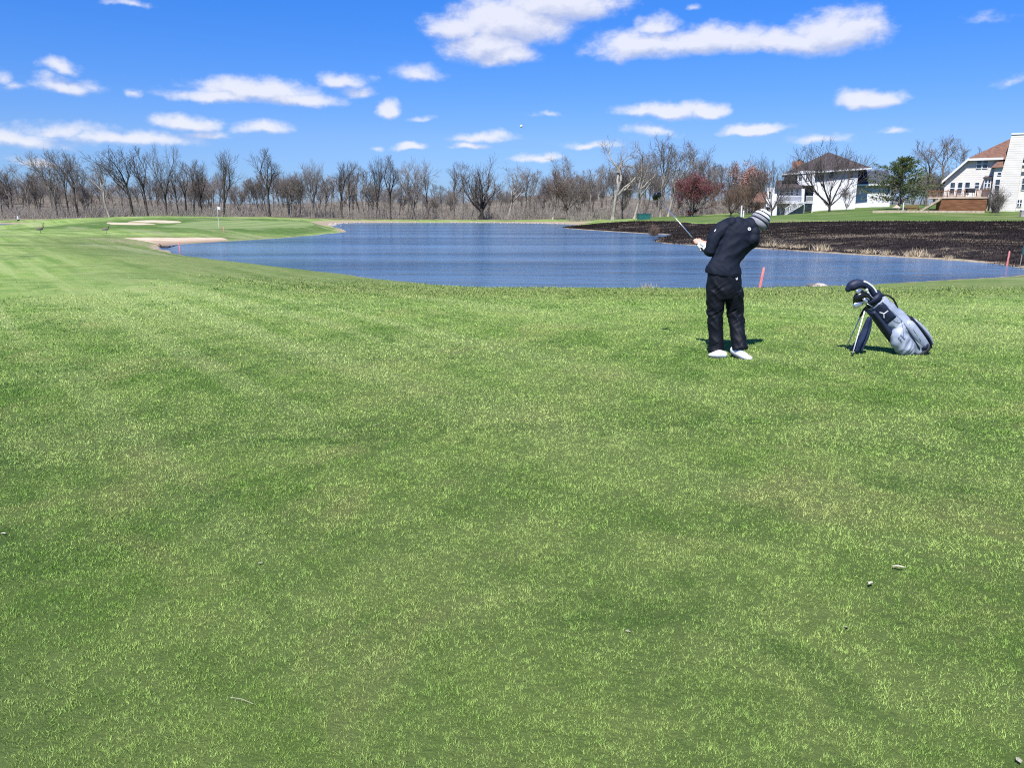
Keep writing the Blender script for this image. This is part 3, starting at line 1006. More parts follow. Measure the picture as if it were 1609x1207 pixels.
make_proto('vase_dark', bark_dark, twig_dark, 11, trunk=.46, limbs=5, spread=.36, up=.30, n2=7, n3=6, n4=4)
make_proto('vase_grey', bark_mid, twig_grey, 12, trunk=.44, limbs=5, spread=.34, up=.32, n2=7, n3=6, n4=4)
make_proto('tall_dark', bark_dark, twig_dark, 13, trunk=.52, limbs=4, spread=.25, up=.35, n2=7, n3=5, n4=4, r=.24)
make_proto('tall_grey', bark_mid, twig_grey, 14, trunk=.50, limbs=4, spread=.24, up=.35, n2=7, n3=6, n4=4, r=.22)
make_proto('fork_dark', bark_dark, twig_dark, 23, trunk=.34, limbs=3, spread=.33, up=.36, n2=10, n3=6, n4=4, leader=0.9, r=.30)
make_proto('oak_dark', bark_dark, twig_dark, 16, trunk=.28, limbs=8, spread=.62, up=.36, n2=8, n3=5, n4=3, wander=.10, r=.42, side=.42)
make_proto('oak_grey', bark_mid, twig_grey, 17, trunk=.30, limbs=7, spread=.62, up=.30, n2=8, n3=6, n4=4, wander=.14, r=.36)
make_proto('pale_lean', bark_pale, twig_grey, 18, trunk=.45, limbs=4, spread=.45, up=.15, n2=6, n3=5, n4=4, lean=(.22, 0), wander=.2, r=.30)
make_proto('pale_big', bark_pale, twig_pale, 19, trunk=.42, limbs=4, spread=.55, up=.10, n2=6, n3=6, n4=4, lean=(.15, .05), wander=.22, r=.42)
make_proto('pale_tall', bark_pale, twig_grey, 20, trunk=.50, limbs=5, spread=.35, up=.3, n2=7, n3=6, n4=4, r=.30)
make_proto('brush_grey', bark_mid, twig_grey, 21, H=12, trunk=.25, limbs=6, spread=.45, up=.35, n2=9, n3=8, n4=5, r=.16, wander=.2)
make_proto('brush_brown', bark_mid, twig_brown, 22, H=12, trunk=.28, limbs=6, spread=.42, up=.4, n2=9, n3=8, n4=5, r=.18, wander=.18)
make_proto('pole', bark_mid, twig_grey, 24, H=13, trunk=.62, limbs=4, spread=.35, up=.3, n2=5, n3=5, n4=4, r=.15)
make_proto('pole_dark', bark_dark, twig_dark, 25, H=13, trunk=.58, limbs=4, spread=.38, up=.25, n2=6, n3=5, n4=4, r=.16)
make_proto('pole_pale', bark_pale, twig_grey, 33, H=13, trunk=.60, limbs=4, spread=.32, up=.3, n2=6, n3=5, n4=4, r=.15)
make_proto('maple', bark_dark, twig_dark, 26, H=10, trunk=.20, limbs=8, spread=.75, up=.30, n2=8, n3=6, n4=4, r=.18, wander=.09, side=.5, twig_r=.012)
make_proto('red', bark_mid, twig_brown, 27, buds=(bud_red, 14000, .055), H=8, trunk=.14, limbs=9, spread=.62, up=.35, n2=7, n3=6, n4=4, r=.16, wander=.1)
make_proto('pink', bark_mid, twig_brown, 28, buds=(bud_pink, 3500, .08), H=10, trunk=.22, limbs=7, spread=.5, up=.4, n2=8, n3=6, n4=4, r=.16, wander=.1)
make_proto('round_brown', bark_dark, twig_brown, 29, H=7, trunk=.16, limbs=9, spread=.72, up=.25, n2=8, n3=7, n4=5, r=.14, wander=.12)
make_proto('small', bark_mid, twig_grey, 30, H=5, trunk=.28, limbs=5, spread=.5, up=.35, n2=6, n3=5, n4=3, r=.07, wander=.1, twig_r=.009)

def plant(key, px, y, top, wpx, label, name='bare_tree', group=None, rz=None, parts=True, flip=False):
    pr = PROTO[key]
    g = ground(px, y)
    D = y * cp - (g.z - EYE) * sp
    H = at(px, top, y).z - g.z
    W = wpx / F * D
    rnd = random.Random(int(px * 13 + top))
    sz = H / pr['H']
    sxy = max(0.6 * sz, min(1.3 * sz, W / pr['W']))
    root = thing(name, label, 'tree', (g.x, g.y, g.z - 0.05), 0, group)
    if not parts:
        bpy.data.objects.remove(root)
    rot = rnd.uniform(0, 6.28) if rz is None else rz
    if parts:
        root.rotation_euler = (0, 0, rot)
        root.scale = (sxy * (-1 if flip else 1), sxy, sz)
        for nm in ('trunk', 'crown'):
            o = bpy.data.objects.new(nm, pr['tr' if nm == 'trunk' else 'cr'])
            COL.objects.link(o)
            o.parent = root
    return root

FRONT = 'trees along the front edge of the far wood'
TREES = [  # proto, base px, distance, top py, crown width px, label, turn
    ('tall_grey', 4, 182, 252, 34, 'bare grey tree cut by the left edge of the photo', None),
    ('vase_grey', 22, 196, 253, 34, 'short bare tree between the left edge and the white post', None),
    ('tall_grey', 47, 190, 256, 34, 'bare tree just right of the white post, its top lower than the big row', None),
    ('pole_dark', 62, 186, 262, 26, 'slim dark tree left of the first tall tree of the row', None),
    ('vase_grey', 90, 178, 232, 42, 'first tall tree of the row from the left, crown swept to the left', 2.4),
    ('tall_grey', 108, 180, 231, 38, 'second tall tree from the left, close beside the first', None),
    ('vase_dark', 123, 178, 231, 46, 'third tall tree from the left, forked high with a broad top', 0.6),
    ('pole', 141, 184, 262, 24, 'thin pole of a tree between the third tall tree and the pale leaning trunk', None),
    ('pale_lean', 173, 176, 238, 48, 'tree with a pale trunk leaning left above the far bunker', 3.0),
    ('vase_dark', 209, 178, 228, 66, 'broad dark vase shaped tree behind the far bunkers', 1.2),
    ('tall_dark', 232, 180, 226, 36, 'tall straight dark tree right of the broad vase shaped one', 0.2),
    ('fork_dark', 262, 178, 223, 48, 'tallest dark tree above the far bunkers, split into upright forks', 0.1),
    ('pole_dark', 282, 182, 258, 30, 'dark slender tree at the right end of the far bunkers', None),
    ('tall_dark', 293, 184, 250, 30, 'dark tree second to the right of the tallest one', None),
    ('tall_dark', 305, 180, 248, 30, 'dark straight tree left of the pair by the flagstick', None),
    ('vase_dark', 318, 182, 250, 36, 'dark tree next to the big wide fork behind the flagstick', None),
    ('fork_dark', 352, 178, 232, 64, 'big dark tree forked wide in a V right behind the flagstick', 1.5),
    ('tall_dark', 424, 184, 231, 44, 'tall lone tree with a crooked left limb right of the flagstick', 2.6),
    ('vase_grey', 455, 188, 264, 34, 'short grey tree with a pale foot right of the crooked lone tree', None),
    ('vase_grey', 470, 190, 266, 32, 'short grey tree left of the round topped one', None),
    ('oak_grey', 494, 190, 245, 38, 'round topped grey tree standing above its low neighbours', None),
    ('pole', 510, 192, 272, 26, 'low forked tree just right of the round topped one', None),
    ('vase_dark', 537, 192, 249, 34, 'dark stout trunked tree at the left end of the far shore', None),
    ('tall_grey', 550, 194, 249, 28, 'slim fork topped tree beside the stout dark one', None),
    ('pole', 572, 192, 258, 26, 'thin tree left of the dense cluster above the far shore', None),
    ('fork_dark', 592, 192, 243, 46, 'dense dark tree of several upright stems above the far shore', 0.9),
    ('tall_dark', 614, 192, 242, 36, 'tall narrow tree between the dense cluster and the open oak', None),
    ('oak_grey', 651, 192, 243, 58, 'open spreading oak like tree left of the middle of the far shore', 0.4),
    ('pole_dark', 674, 194, 268, 22, 'small dark tree beside the open spreading oak', None),
    ('tall_grey', 714, 192, 250, 40, 'pale footed tree leaning left of the big dark oak', 2.9),
    ('oak_dark', 757, 190, 236, 72, 'biggest tree of the far shore, a dense dark fan of branches', 0.3),
    ('pale_lean', 798, 192, 251, 50, 'open limbed tree right of the big dark fan', 0.5),
    ('pole', 826, 192, 268, 30, 'slim pale stem right of the open limbed tree', None),
    ('pole', 841, 190, 264, 30, 'slim pale stem left of the high topped tree', None),
    ('pale_lean', 868, 184, 234, 40, 'high topped tree rising alone above the brown thicket', 0.2),
    ('brush_brown', 890, 182, 262, 56, 'brown bushy tree at the water edge left of the burnt point', None),
    ('brush_grey', 910, 176, 274, 44, 'grey bushy tree at the water edge just right of the brown one', None),
    ('pale_big', 962, 155, 205, 84, 'huge pale tree leaning right with bare stag horn limbs', 0.15),
    ('pale_lean', 996, 150, 228, 56, 'pale slender trunk leaning right beside the green box', 0.1),
    ('pale_tall', 1037, 152, 206, 50, 'tall pale trunked tree just right of the green box', None),
    ('pale_lean', 1049, 150, 209, 56, 'pale trunk leaning right, tip high over the red tree', 0.0),
    ('vase_grey', 1106, 165, 226, 62, 'rounded grey tree rising behind the red budding tree', None),
    ('pole', 930, 170, 262, 34, 'thin grey tree between the bushy pair and the huge pale tree', None),
    ('brush_grey', 978, 160, 250, 44, 'dense grey tree filling the gap behind the huge pale tree', None),
    ('pole', 1016, 165, 240, 36, 'upright grey tree behind the green box', None),
    ('brush_grey', 1066, 168, 258, 44, 'dense grey tree behind the left side of the red one', None),
]
for key, px, y, top, wpx, lab, rz in TREES:
    plant(key, px, y, top, wpx, lab, 'bare_tree', FRONT, rz)

YARD = 'trees on the lawn by the houses'
plant('red', 1087, 140, 270, 68, 'round red budding tree on the lawn left of the golfer', 'red_tree', YARD)
plant('round_brown', 1148, 132, 282, 58, 'low round brown tree with a dark trunk left of the golfer', 'round_tree', YARD)
plant('pink', 1172, 160, 248, 66, 'pinkish budding tree left of the white house with the porch', 'budding_tree', YARD)
plant('brush_brown', 1174, 150, 268, 52, 'brown twiggy tree in front of the pinkish budding tree', 'bare_tree', YARD)
plant('maple', 1212, 128, 236, 62, 'bare maple covering the left end of the white house', 'bare_tree', YARD)
plant('maple', 1303, 126, 214, 94, 'largest bare maple, standing before the plain white house wall', 'bare_tree', YARD)
plant('small', 1329, 120, 284, 44, 'young bare tree on the lawn right of the largest maple', 'young_tree', YARD)
plant('small', 1226, 122, 302, 26, 'young bare tree left of the white stairs', 'young_tree', YARD)
plant('tall_grey', 1454, 126, 211, 46, 'tall slim bare tree just right of the pine', 'bare_tree', YARD)
plant('pole', 1478, 150, 212, 44, 'bare tree leaning right behind the deck stairs', 'bare_tree', YARD)
plant('pole', 1506, 160, 222, 34, 'bare tree top showing over the roof edge of the brown roofed house', 'bare_tree', YARD)
plant('brush_grey', 1467, 150, 258, 50, 'bushy bare tree behind the deck of the brown roofed house', 'bare_tree', YARD)
plant('small', 1568, 100, 296, 34, 'young bare tree on the lawn before the tall white chimney', 'young_tree', YARD)
plant('brush_grey', 1352, 175, 250, 50, 'bare tree showing above the garage roof of the white house', 'bare_tree', YARD)
plant('brush_grey', 1384, 178, 268, 44, 'bare tree between the garage roof and the pine', 'bare_tree', YARD)

# the crowded rows behind: nothing in the picture tells one from another
rnd = random.Random(91)
BACK = 'thin trees of the crowded back rows'
BL = 'thin grey tree in the crowded back rows of the wood, half hidden by nearer trunks'
keys = ['pole', 'tall_grey', 'brush_grey', 'pole', 'pole', 'vase_grey', 'pole_pale', 'pole_dark', 'brush_grey', 'pole_pale']
px = -40.0
while px < 1190:
    px += rnd.uniform(4.2, 8.2)
    y = rnd.uniform(196, 236)
    if px > 900:
        y = rnd.uniform(172, 215)
    lo = 266 if px < 580 else (272 if px < 880 else 250)
    if 620 < px < 860:
        lo = 280
    plant(rnd.choice(keys), px, y, rnd.uniform(lo, lo + 26), rnd.uniform(20, 34), BL, 'bare_tree', BACK)
px = 1340.0
while px < 1530:
    px += rnd.uniform(9, 16)
    plant(rnd.choice(keys), px, rnd.uniform(170, 205), rnd.uniform(262, 285), rnd.uniform(20, 34), 'thin grey tree in the rows behind the two houses', 'bare_tree', 'thin trees behind the houses')

# undergrowth: tangled brush along the foot of the wood and over the rise behind
def brush(name, spots, seed, label, m):
    rg = np.random.default_rng(seed)
    segs = []
    for (x, y, z, h, wd, n) in spots:
        for _ in range(n):
            b0 = np.array([x + rg.normal(0, wd * .5), y + rg.normal(0, wd * .5), z - 0.1])
            d0 = np.array([rg.normal(0, .35), rg.normal(0, .35), 1.0])
            L = h * rg.uniform(.45, 1.15)
            p = b0
            r0 = rg.uniform(.02, .05)
            for k in range(3):
                q = p + d0 / np.linalg.norm(d0) * L / 3
                segs.append((p, q, r0 * (1 - k * .28), r0 * (1 - (k + 1) * .28)))
                if k:
                    dv = d0 + rg.normal(0, .7, 3)
                    segs.append((q, q + dv / np.linalg.norm(dv) * L * .3, r0 * .5, .008))
                d0 = d0 + rg.normal(0, .3, 3)
                p = q
    o = link(name, segs_mesh(name, segs, 3), m)
    tag(o, label, 'undergrowth', kind='stuff')
    return o
rg = np.random.default_rng(4)
def spots_on(n, f_px, f_y, hmin, hmax, stems, wmin=.8, wmax=2.2):
    xs = []
    pxs, ys = f_px(n), f_y(n)
    X = (pxs - CX) / F * ys * cp
    Zs = terrain(np.column_stack([X, ys]))
    return [(X[i], ys[i], Zs[i], rg.uniform(hmin, hmax), rg.uniform(wmin, wmax), stems) for i in range(n)]
spots = []
spots += spots_on(460, lambda n: rg.uniform(-60, 900, n), lambda n: rg.uniform(188, 214, n), 1.2, 3.2, 20)
spots += spots_on(240, lambda n: rg.uniform(-60, 360, n), lambda n: rg.uniform(176, 190, n), 1.0, 2.6, 22)
spots += spots_on(260, lambda n: rg.uniform(900, 1200, n), lambda n: rg.uniform(165, 195, n), 1.0, 3.0, 20)
brush('undergrowth', spots, 8, 'tangled grey brown brush along the foot of the far wood', twig_scrub)
spots = spots_on(900, lambda n: rg.uniform(-80, 1550, n), lambda n: rg.uniform(225, 335, n), 1.8, 4.2, 14, 1.2, 3.5)
brush('undergrowth', spots, 9, 'dull grey scrub covering the low rise behind the wood', twig_scrub)

# ------------------------------------------------------------------ house materials
def siding_mat(name, c1, c2, pitch):
    m, nt, b = new_mat(name, 0.6, 0.3)
    v = nt.obj()
    sx_ = nt.n('ShaderNodeSeparateXYZ')
    nt.l(v, sx_.inputs[0])
    fr = nt.math('FRACT', nt.math('MULTIPLY', sx_.outputs[2], 1.0 / pitch))
    n = nt.noise(v, 0.7, 4, 0.6)
    nt.l(nt.mix(nt.mapr(n, 0.3, 0.7), c1, c2), b.inputs['Base Color'])
    bump(nt, b, nt.math('SUBTRACT', 1.0, fr), 1.0, 0.06)
    return m
siding_white = siding_mat('white_siding', (0.54, 0.55, 0.58), (0.61, 0.615, 0.635), 0.20)
siding_cream = siding_mat('cream_siding', (0.50, 0.48, 0.435), (0.56, 0.535, 0.49), 0.30)
siding_tan = siding_mat('tan_siding', (0.50, 0.38, 0.33), (0.58, 0.45, 0.40), 0.2)
shingle_dark = speckled('dark_shingle', (0.050, 0.040, 0.042), (0.105, 0.088, 0.090), 2.2, 0.9, 0.15, bumpk=.5, bdist=.03, st=(1, 1, 2.5))
shingle_slate = speckled('slate_shingle', (0.040, 0.043, 0.062), (0.085, 0.09, 0.115), 2.2, 0.9, 0.15, bumpk=.5, bdist=.03, st=(1, 1, 2.5))
shingle_brown = speckled('brown_shingle', (0.135, 0.072, 0.053), (0.22, 0.125, 0.092), 2.4, 0.9, 0.15, bumpk=.5, bdist=.03, st=(1, 1, 2.5))
trim_white = speckled('white_trim', (0.64, 0.64, 0.66), (0.70, 0.70, 0.71), 2, 0.5, 0.35)
brick_m = speckled('chimney_brick', (0.25, 0.115, 0.075), (0.42, 0.22, 0.15), 5, 0.9, 0.2, bumpk=.4)
deck_brown = speckled('deck_brown', (0.13, 0.055, 0.028), (0.27, 0.125, 0.065), 2.5, 0.8, 0.2, st=(.3, 1, 4))
deck_pale = speckled('deck_pale', (0.36, 0.28, 0.20), (0.50, 0.41, 0.31), 3, 0.8, 0.2)
metal_dark = speckled('dark_metal', (0.015, 0.015, 0.017), (0.035, 0.035, 0.038), 8, 0.5, 0.4)
glass_m, nt, b = new_mat('window_glass', 0.06, 0.6)
nt.l(nt.mix(nt.mapr(nt.noise(nt.obj(), 1.2, 3, 0.5), 0.35, 0.65), (0.012, 0.020, 0.032), (0.05, 0.07, 0.10)), b.inputs['Base Color'])
green_paint = speckled('green_paint', (0.010, 0.085, 0.080), (0.020, 0.125, 0.115), 2.5, 0.5, 0.3)
stone_m = speckled('foundation_stone', (0.28, 0.25, 0.23), (0.42, 0.39, 0.36), 2, 0.9, 0.2, bumpk=.4)

class Plot:
    """a building site: photo pixels of its front plane -> local metres (u to the right, v up)"""
    def __init__(self, px0, py0, y, turn=0.0):
        self.o = at(px0, py0, y)
        self.y = y
        self.rz = -math.atan2(self.o.x, self.o.y) + turn      # the front faces the fairway
        self.c, self.s = math.cos(self.rz), math.sin(self.rz)
    def u(self, px, dy=0.0):
        d = ray(px, 330)
        dx, dyy = d.x * self.c + d.y * self.s, -d.x * self.s + d.y * self.c
        ox, oy = -self.o.x, -self.o.y
        cx, cy = ox * self.c + oy * self.s, -ox * self.s + oy * self.c
        k = (dy - cy) / dyy
        return cx + dx * k
    def v(self, py, dy=0.0):
        return at(900, py, self.y + dy * self.c).z - self.o.z
    def world(self, u, y, v):
        return self.o + Vector((u * self.c - y * self.s, u * self.s + y * self.c, v))
    def box(self, bm, px0, px1, py_lo, py_hi, y0, y1):
        add_box(bm, self.u(px0, y0), self.u(px1, y0), y0, y1, self.v(py_lo, y0), self.v(py_hi, y0))

def window(pl, px0, px1, py0, py1, y, parent, mull=1, sash=True):
    """py0 top, py1 bottom; frame stands proud of the wall plane at y"""
    u0, u1, v0, v1 = pl.u(px0, y), pl.u(px1, y), pl.v(py1, y), pl.v(py0, y)
    t = 0.055
    bm = bmesh.new()
    add_box(bm, u0, u0 + t, y - .09, y + .03, v0, v1)
    add_box(bm, u1 - t, u1, y - .09, y + .03, v0, v1)
    add_box(bm, u0 + t, u1 - t, y - .09, y + .03, v1 - t, v1)
    add_box(bm, u0 + t, u1 - t, y - .12, y + .03, v0, v0 + t)
    for k in range(1, mull):
        x = u0 + (u1 - u0) * k / mull
        add_box(bm, x - .05, x + .05, y - .085, y + .03, v0 + t, v1 - t)
    f = bmobj('window', bm, trim_white, parent)
    bm = bmesh.new()
    add_box(bm, u0 + t, u1 - t, y - .04, y + .02, v0 + t, v1 - t)
    bmobj('pane', bm, glass_m, f)
    if sash:
        vm = (v0 + v1) / 2
        bm = bmesh.new()
        add_box(bm, u0 + t, u1 - t, y - .065, y - .03, vm - .04, vm + .04)
        bmobj('sash_bar', bm, trim_white, f)
    return f

def slab(bm, quad, t):
    """thick sheet under a quad of points"""
    a = [bm.verts.new(p) for p in quad]
    c = [bm.verts.new((p[0], p[1], p[2] - t)) for p in quad]
    n = len(quad)
    bm.faces.new(a)
    bm.faces.new(c[::-1])
    for i in range(n):
        bm.faces.new((a[i], c[i], c[(i + 1) % n], a[(i + 1) % n]))

def railing(pl, px0, px1, py_lo, py_hi, y, parent, mat, balusters, name='railing'):
    bm = bmesh.new()
    u0, u1, v0, v1 = pl.u(px0, y), pl.u(px1, y), pl.v(py_lo, y), pl.v(py_hi, y)
    add_box(bm, u0, u1, y - .04, y + .04, v1 - .09, v1)
    add_box(bm, u0, u1, y - .03, y + .03, v0 + .08, v0 + .15)
    for k in range(balusters):
        x = u0 + (u1 - u0) * (k + .5) / balusters
        add_box(bm, x - .022, x + .022, y - .02, y + .02, v0 + .15, v1 - .09)
    return bmobj(name, bm, mat, parent)

# ------------------------------------------------------------------ white house
pl = Plot(1290, 330, 140, 0.05)
H1 = thing('house', 'white two storey house with a dark hipped roof, brick chimney and white deck stairs', 'house', pl.o, pl.rz)
bm = bmesh.new(); pl.box(bm, 1276, 1343, 345, 266, 0, 12); bmobj('wall', bm, siding_white, H1)
bm = bmesh.new(); pl.box(bm, 1229, 1275.9, 345, 271, 2.6, 12); bmobj('wall', bm, siding_white, H1)
bm = bmesh.new(); pl.box(bm, 1203, 1219, 350, 294, -2.2, 8); bmobj('wall', bm, siding_white, H1)
bm = bmesh.new(); pl.box(bm, 1219.1, 1262, 350, 296, -1.2, 2.5); bmobj('wall', bm, siding_white, H1)
bm = bmesh.new()
u0, u1, v0, v1 = pl.u(1249), pl.u(1275.8), pl.v(291), pl.v(268)
add_poly_prism(bm, [(u0, v1), (u0, v0 + .6), (u0 + .5, v0), (u1, v0), (u1, v1)], -1.0, 2.5)
bmobj('bay', bm, siding_white, H1)
# hipped roof
bm = bmesh.new()
el_, er_ = pl.u(1225.5), pl.u(1363)
zl, zr_, za = pl.v(272.5), pl.v(265), pl.v(235.5)
q = [(el_, -1.2, zl), (er_, -.7, zr_), (er_, 12.8, zr_), (el_, 12.8, zl)]
ra, rb = (pl.u(1297), 5.0, za), (pl.u(1299), 7.5, za)
A4 = [bm.verts.new(p) for p in q]
r1_, r2_ = bm.verts.new(ra), bm.verts.new(rb)
for f in ((A4[0], A4[1], r1_), (A4[1], A4[2], r2_, r1_), (A4[2], A4[3], r2_), (A4[3], A4[0], r1_, r2_), (A4[3], A4[2], A4[1], A4[0])):
    bm.faces.new(f)
roof = bmobj('roof', bm, shingle_dark, H1)
bm = bmesh.new()
slab(bm, [(el_ - .06, -1.3, zl + .02), (er_ + .06, -.8, zr_ + .02), (er_ + .06, -.68, zr_ + .02), (el_ - .06, -1.18, zl + .02)], .24)
bmobj('gutter', bm, trim_white, roof)
bm = bmesh.new(); pl.box(bm, 1240, 1258, 275, 252, 7, 8.4); ch = bmobj('chimney', bm, brick_m, roof)
bm = bmesh.new(); add_tube(bm, [(pl.u(1251), 7.7, pl.v(252.5, 7)), (pl.u(1251), 7.7, pl.v(249, 7))], .22, 10); bmobj('chimney_pot', bm, metal_dark, roof)
# porch roof
bm = bmesh.new()
slab(bm, [(pl.u(1215), -2.8, pl.v(294.5)), (pl.u(1258), -2.8, pl.v(294.5)), (pl.u(1252), 2.58, pl.v(281.5)), (pl.u(1217), 2.58, pl.v(281.5))], .2)
bmobj('porch_roof', bm, shingle_dark, H1)
# garage
bm = bmesh.new(); pl.box(bm, 1343.2, 1397, 345, 288.5, 3, 11); bmobj('garage_wall', bm, siding_white, H1)
bm = bmesh.new()
e0, e1 = pl.u(1341), pl.u(1399)
slab(bm, [(e0, 2.3, pl.v(289)), (e1, 2.3, pl.v(289)), (e1, 7, pl.v(266)), (e0 + .4, 7, pl.v(266))], .22)
slab(bm, [(e0 + .4, 7.02, pl.v(266)), (e1, 7.02, pl.v(266)), (e1, 11.8, pl.v(289)), (e0, 11.8, pl.v(289))], .22)
groof = bmobj('garage_roof', bm, shingle_slate, H1)
bm = bmesh.new(); add_box(bm, e0, e1, 2.12, 2.28, pl.v(289) - .3, pl.v(289) - .02); bmobj('gutter', bm, trim_white, groof)
for a in ((1262, 1272, 271, 283, -1.0, 3), (1251, 1257, 272, 282, -1.0, 1), (1229.5, 1234, 274, 283, 2.6, 1), (1236.5, 1240.5, 274, 282, 2.6, 1), (1244, 1248, 275, 282, 2.6, 1),
          (1222.5, 1230, 297.5, 306.5, -1.2, 1), (1231.5, 1238, 297.5, 306.5, -1.2, 1), (1239.5, 1245, 297.5, 306.5, -1.2, 1), (1248.5, 1253, 299, 307, -1.2, 1),
          (1283, 1289, 273, 283, 0, 1), (1298, 1306, 267.5, 281, 0, 1), (1329, 1336, 269, 281, 0, 1), (1322, 1327, 298, 308, 0, 1),
          (1358, 1368, 300, 303.5, 3, 1), (1206, 1210, 300, 310, -2.2, 1)):
    window(pl, *a[:5], H1, a[5])
bm = bmesh.new(); pl.box(bm, 1264, 1275, 306, 293, 2.45, 2.62); bmobj('glass_door', bm, glass_m, H1)
# deck and stairs, all painted white
bm = bmesh.new(); pl.box(bm, 1219.5, 1277, 319.2, 317.2, -5.2, -1.25); dk = bmobj('deck', bm, trim_white, H1)
for a in (1220, 1241, 1263, 1276):
    bm = bmesh.new(); pl.box(bm, a - .7, a + .7, 345, 319.3, -5.1, -4.95); bmobj('post', bm, trim_white, dk)
railing(pl, 1219.5, 1258, 317.1, 307.5, -5.1, dk, trim_white, 26)
railing(pl, 1265, 1277, 317.1, 307.5, -5.1, dk, trim_white, 9)
bm = bmesh.new()
ua, va, ub, vb = pl.u(1263, -6), pl.v(317.5, -6), pl.u(1233, -6), pl.v(336, -6)
for k in range(11):
    t = (k + .5) / 11
    x, z = ua + (ub - ua) * t, va + (vb - va) * t
    add_box(bm, x - .17, x + .17, -6.4, -5.25, z - .05, z)
for yy in (-6.45, -5.22):
    for dz in (-.12, .95):
        slab(bm, [(ua, yy - .05, va + dz), (ub, yy - .05, vb + dz), (ub, yy + .05, vb + dz), (ua, yy + .05, va + dz)], .22 if dz < 0 else .1)
    for k in range(16):
        t = (k + .5) / 16
        x, z = ua + (ub - ua) * t, va + (vb - va) * t
        add_box(bm, x - .025, x + .025, yy - .025, yy + .025, z - .1, z + .9)
bmobj('stairs', bm, trim_white, dk)

# ------------------------------------------------------------------ brown roofed house
pl = Plot(1540, 330, 113, -0.06)
H2 = thing('house', 'cream house with a brown roof, tall siding chimney and a brown wooden deck', 'house', pl.o, pl.rz)
bm = bmesh.new()
add_poly_prism(bm, [(pl.u(a), pl.v(c)) for a, c in ((1480, 342), (1480, 282), (1514.5, 249.5), (1566.5, 249.5), (1566.5, 342))], 0, 10)
bmobj('wall', bm, siding_cream, H2)
bm = bmesh.new(); pl.box(bm, 1595.8, 1680, 342, 260, .25, 10); bmobj('wall', bm, siding_cream, H2)
bm = bmesh.new()
add_poly_prism(bm, [(pl.u(a), pl.v(c)) for a, c in ((1567, 342), (1567, 268), (1571, 247), (1574.5, 213), (1601.5, 211), (1597, 257), (1595.5, 342))], -.9, 3.5)
chs = bmobj('chimney', bm, siding_cream, H2)
bm = bmesh.new(); pl.box(bm, 1573.6, 1602.2, 213, 210.6, -1.0, 3.4); bmobj('chimney_cap', bm, trim_white, chs)
bm = bmesh.new(); pl.box(bm, 1554.5, 1566.9, 342, 263, -1.2, -.02); bmobj('bay', bm, siding_cream, H2)
bm = bmesh.new()
ex0, ex1 = pl.u(1511), pl.u(1712)
q = [(ex0, -.5, pl.v(248.5)), (ex1, -.5, pl.v(258)), (ex1, 13, pl.v(258)), (ex0, 13, pl.v(248.5))]
A4 = [bm.verts.new(p) for p in q]
r1_, r2_ = bm.verts.new((pl.u(1634), 6.5, pl.v(184))), bm.verts.new((pl.u(1672), 6.5, pl.v(184)))
for f in ((A4[0], A4[1], r2_, r1_), (A4[1], A4[2], r2_), (A4[2], A4[3], r1_, r2_), (A4[3], A4[0], r1_), (A4[3], A4[2], A4[1], A4[0])):
    bm.faces.new(f)
roof = bmobj('roof', bm, shingle_brown, H2)
bm = bmesh.new()
add_box(bm, ex0, pl.u(1566.5), -.68, -.52, pl.v(248.5) - .28, pl.v(248.5) + .02)
add_box(bm, pl.u(1597), ex1, -.68, -.52, pl.v(258) - .28, pl.v(258) + .02)
bmobj('gutter', bm, trim_white, roof)
bm = bmesh.new()
slab(bm, [(pl.u(1476), -.6, pl.v(283)), (pl.u(1513), -.6, pl.v(247.2)), (pl.u(1513), 10.4, pl.v(247.2)), (pl.u(1476), 10.4, pl.v(283))], .3)
rf2 = bmobj('roof', bm, shingle_brown, H2)
bm = bmesh.new()
slab(bm, [(pl.u(1475.6), -.75, pl.v(283.2)), (pl.u(1513), -.75, pl.v(247)), (pl.u(1513), -.62, pl.v(247)), (pl.u(1475.6), -.62, pl.v(283.2))], .36)
bmobj('fascia', bm, trim_white, rf2)
bm = bmesh.new()
a_, b2_, c_2 = (pl.u(1549.5), -1.6, pl.v(264)), (pl.u(1568.5), -1.6, pl.v(264)), (pl.u(1566), -.05, pl.v(250.5))
vs4 = [bm.verts.new(p) for p in (a_, b2_, c_2, (pl.u(1562), -.05, pl.v(250.5)), (pl.u(1549.5), -.03, pl.v(264)), (pl.u(1568.5), -.03, pl.v(264)))]
for f in ((0, 1, 2, 3), (0, 3, 4), (1, 5, 2), (4, 5, 1, 0), (4, 3, 2, 5)):
    bm.faces.new([vs4[i] for i in f])
bmobj('bay_roof', bm, shingle_brown, H2)
for a in ((1525.4, 1534, 249.6, 264.5, 0, 1), (1535, 1543.8, 249.6, 264.5, 0, 1), (1488.5, 1496.8, 285.5, 304, 0, 1), (1500.2, 1508.2, 285.5, 304, 0, 1), (1511.3, 1519.8, 285.5, 304, 0, 1),
          (1526.6, 1534.4, 286, 296.5, 0, 1), (1558, 1566.2, 282, 300.5, -1.2, 1), (1560, 1566.5, 271, 276, -1.2, 1), (1599.5, 1612, 280.5, 299.5, .25, 1), (1602, 1614, 269, 274.5, .25, 1),
          (1596.5, 1604.5, 313.8, 325.2, .25, 2)):
    window(pl, *a[:5], H2, a[5], a[3] - a[2] > 8)
bm = bmesh.new(); pl.box(bm, 1540.5, 1552, 297, 279, -.7, -.02); by = bmobj('bay', bm, siding_cream, H2)
window(pl, 1541.5, 1546, 281, 295, -.7, H2); window(pl, 1546.8, 1551.4, 281, 295, -.7, H2)
bm = bmesh.new()
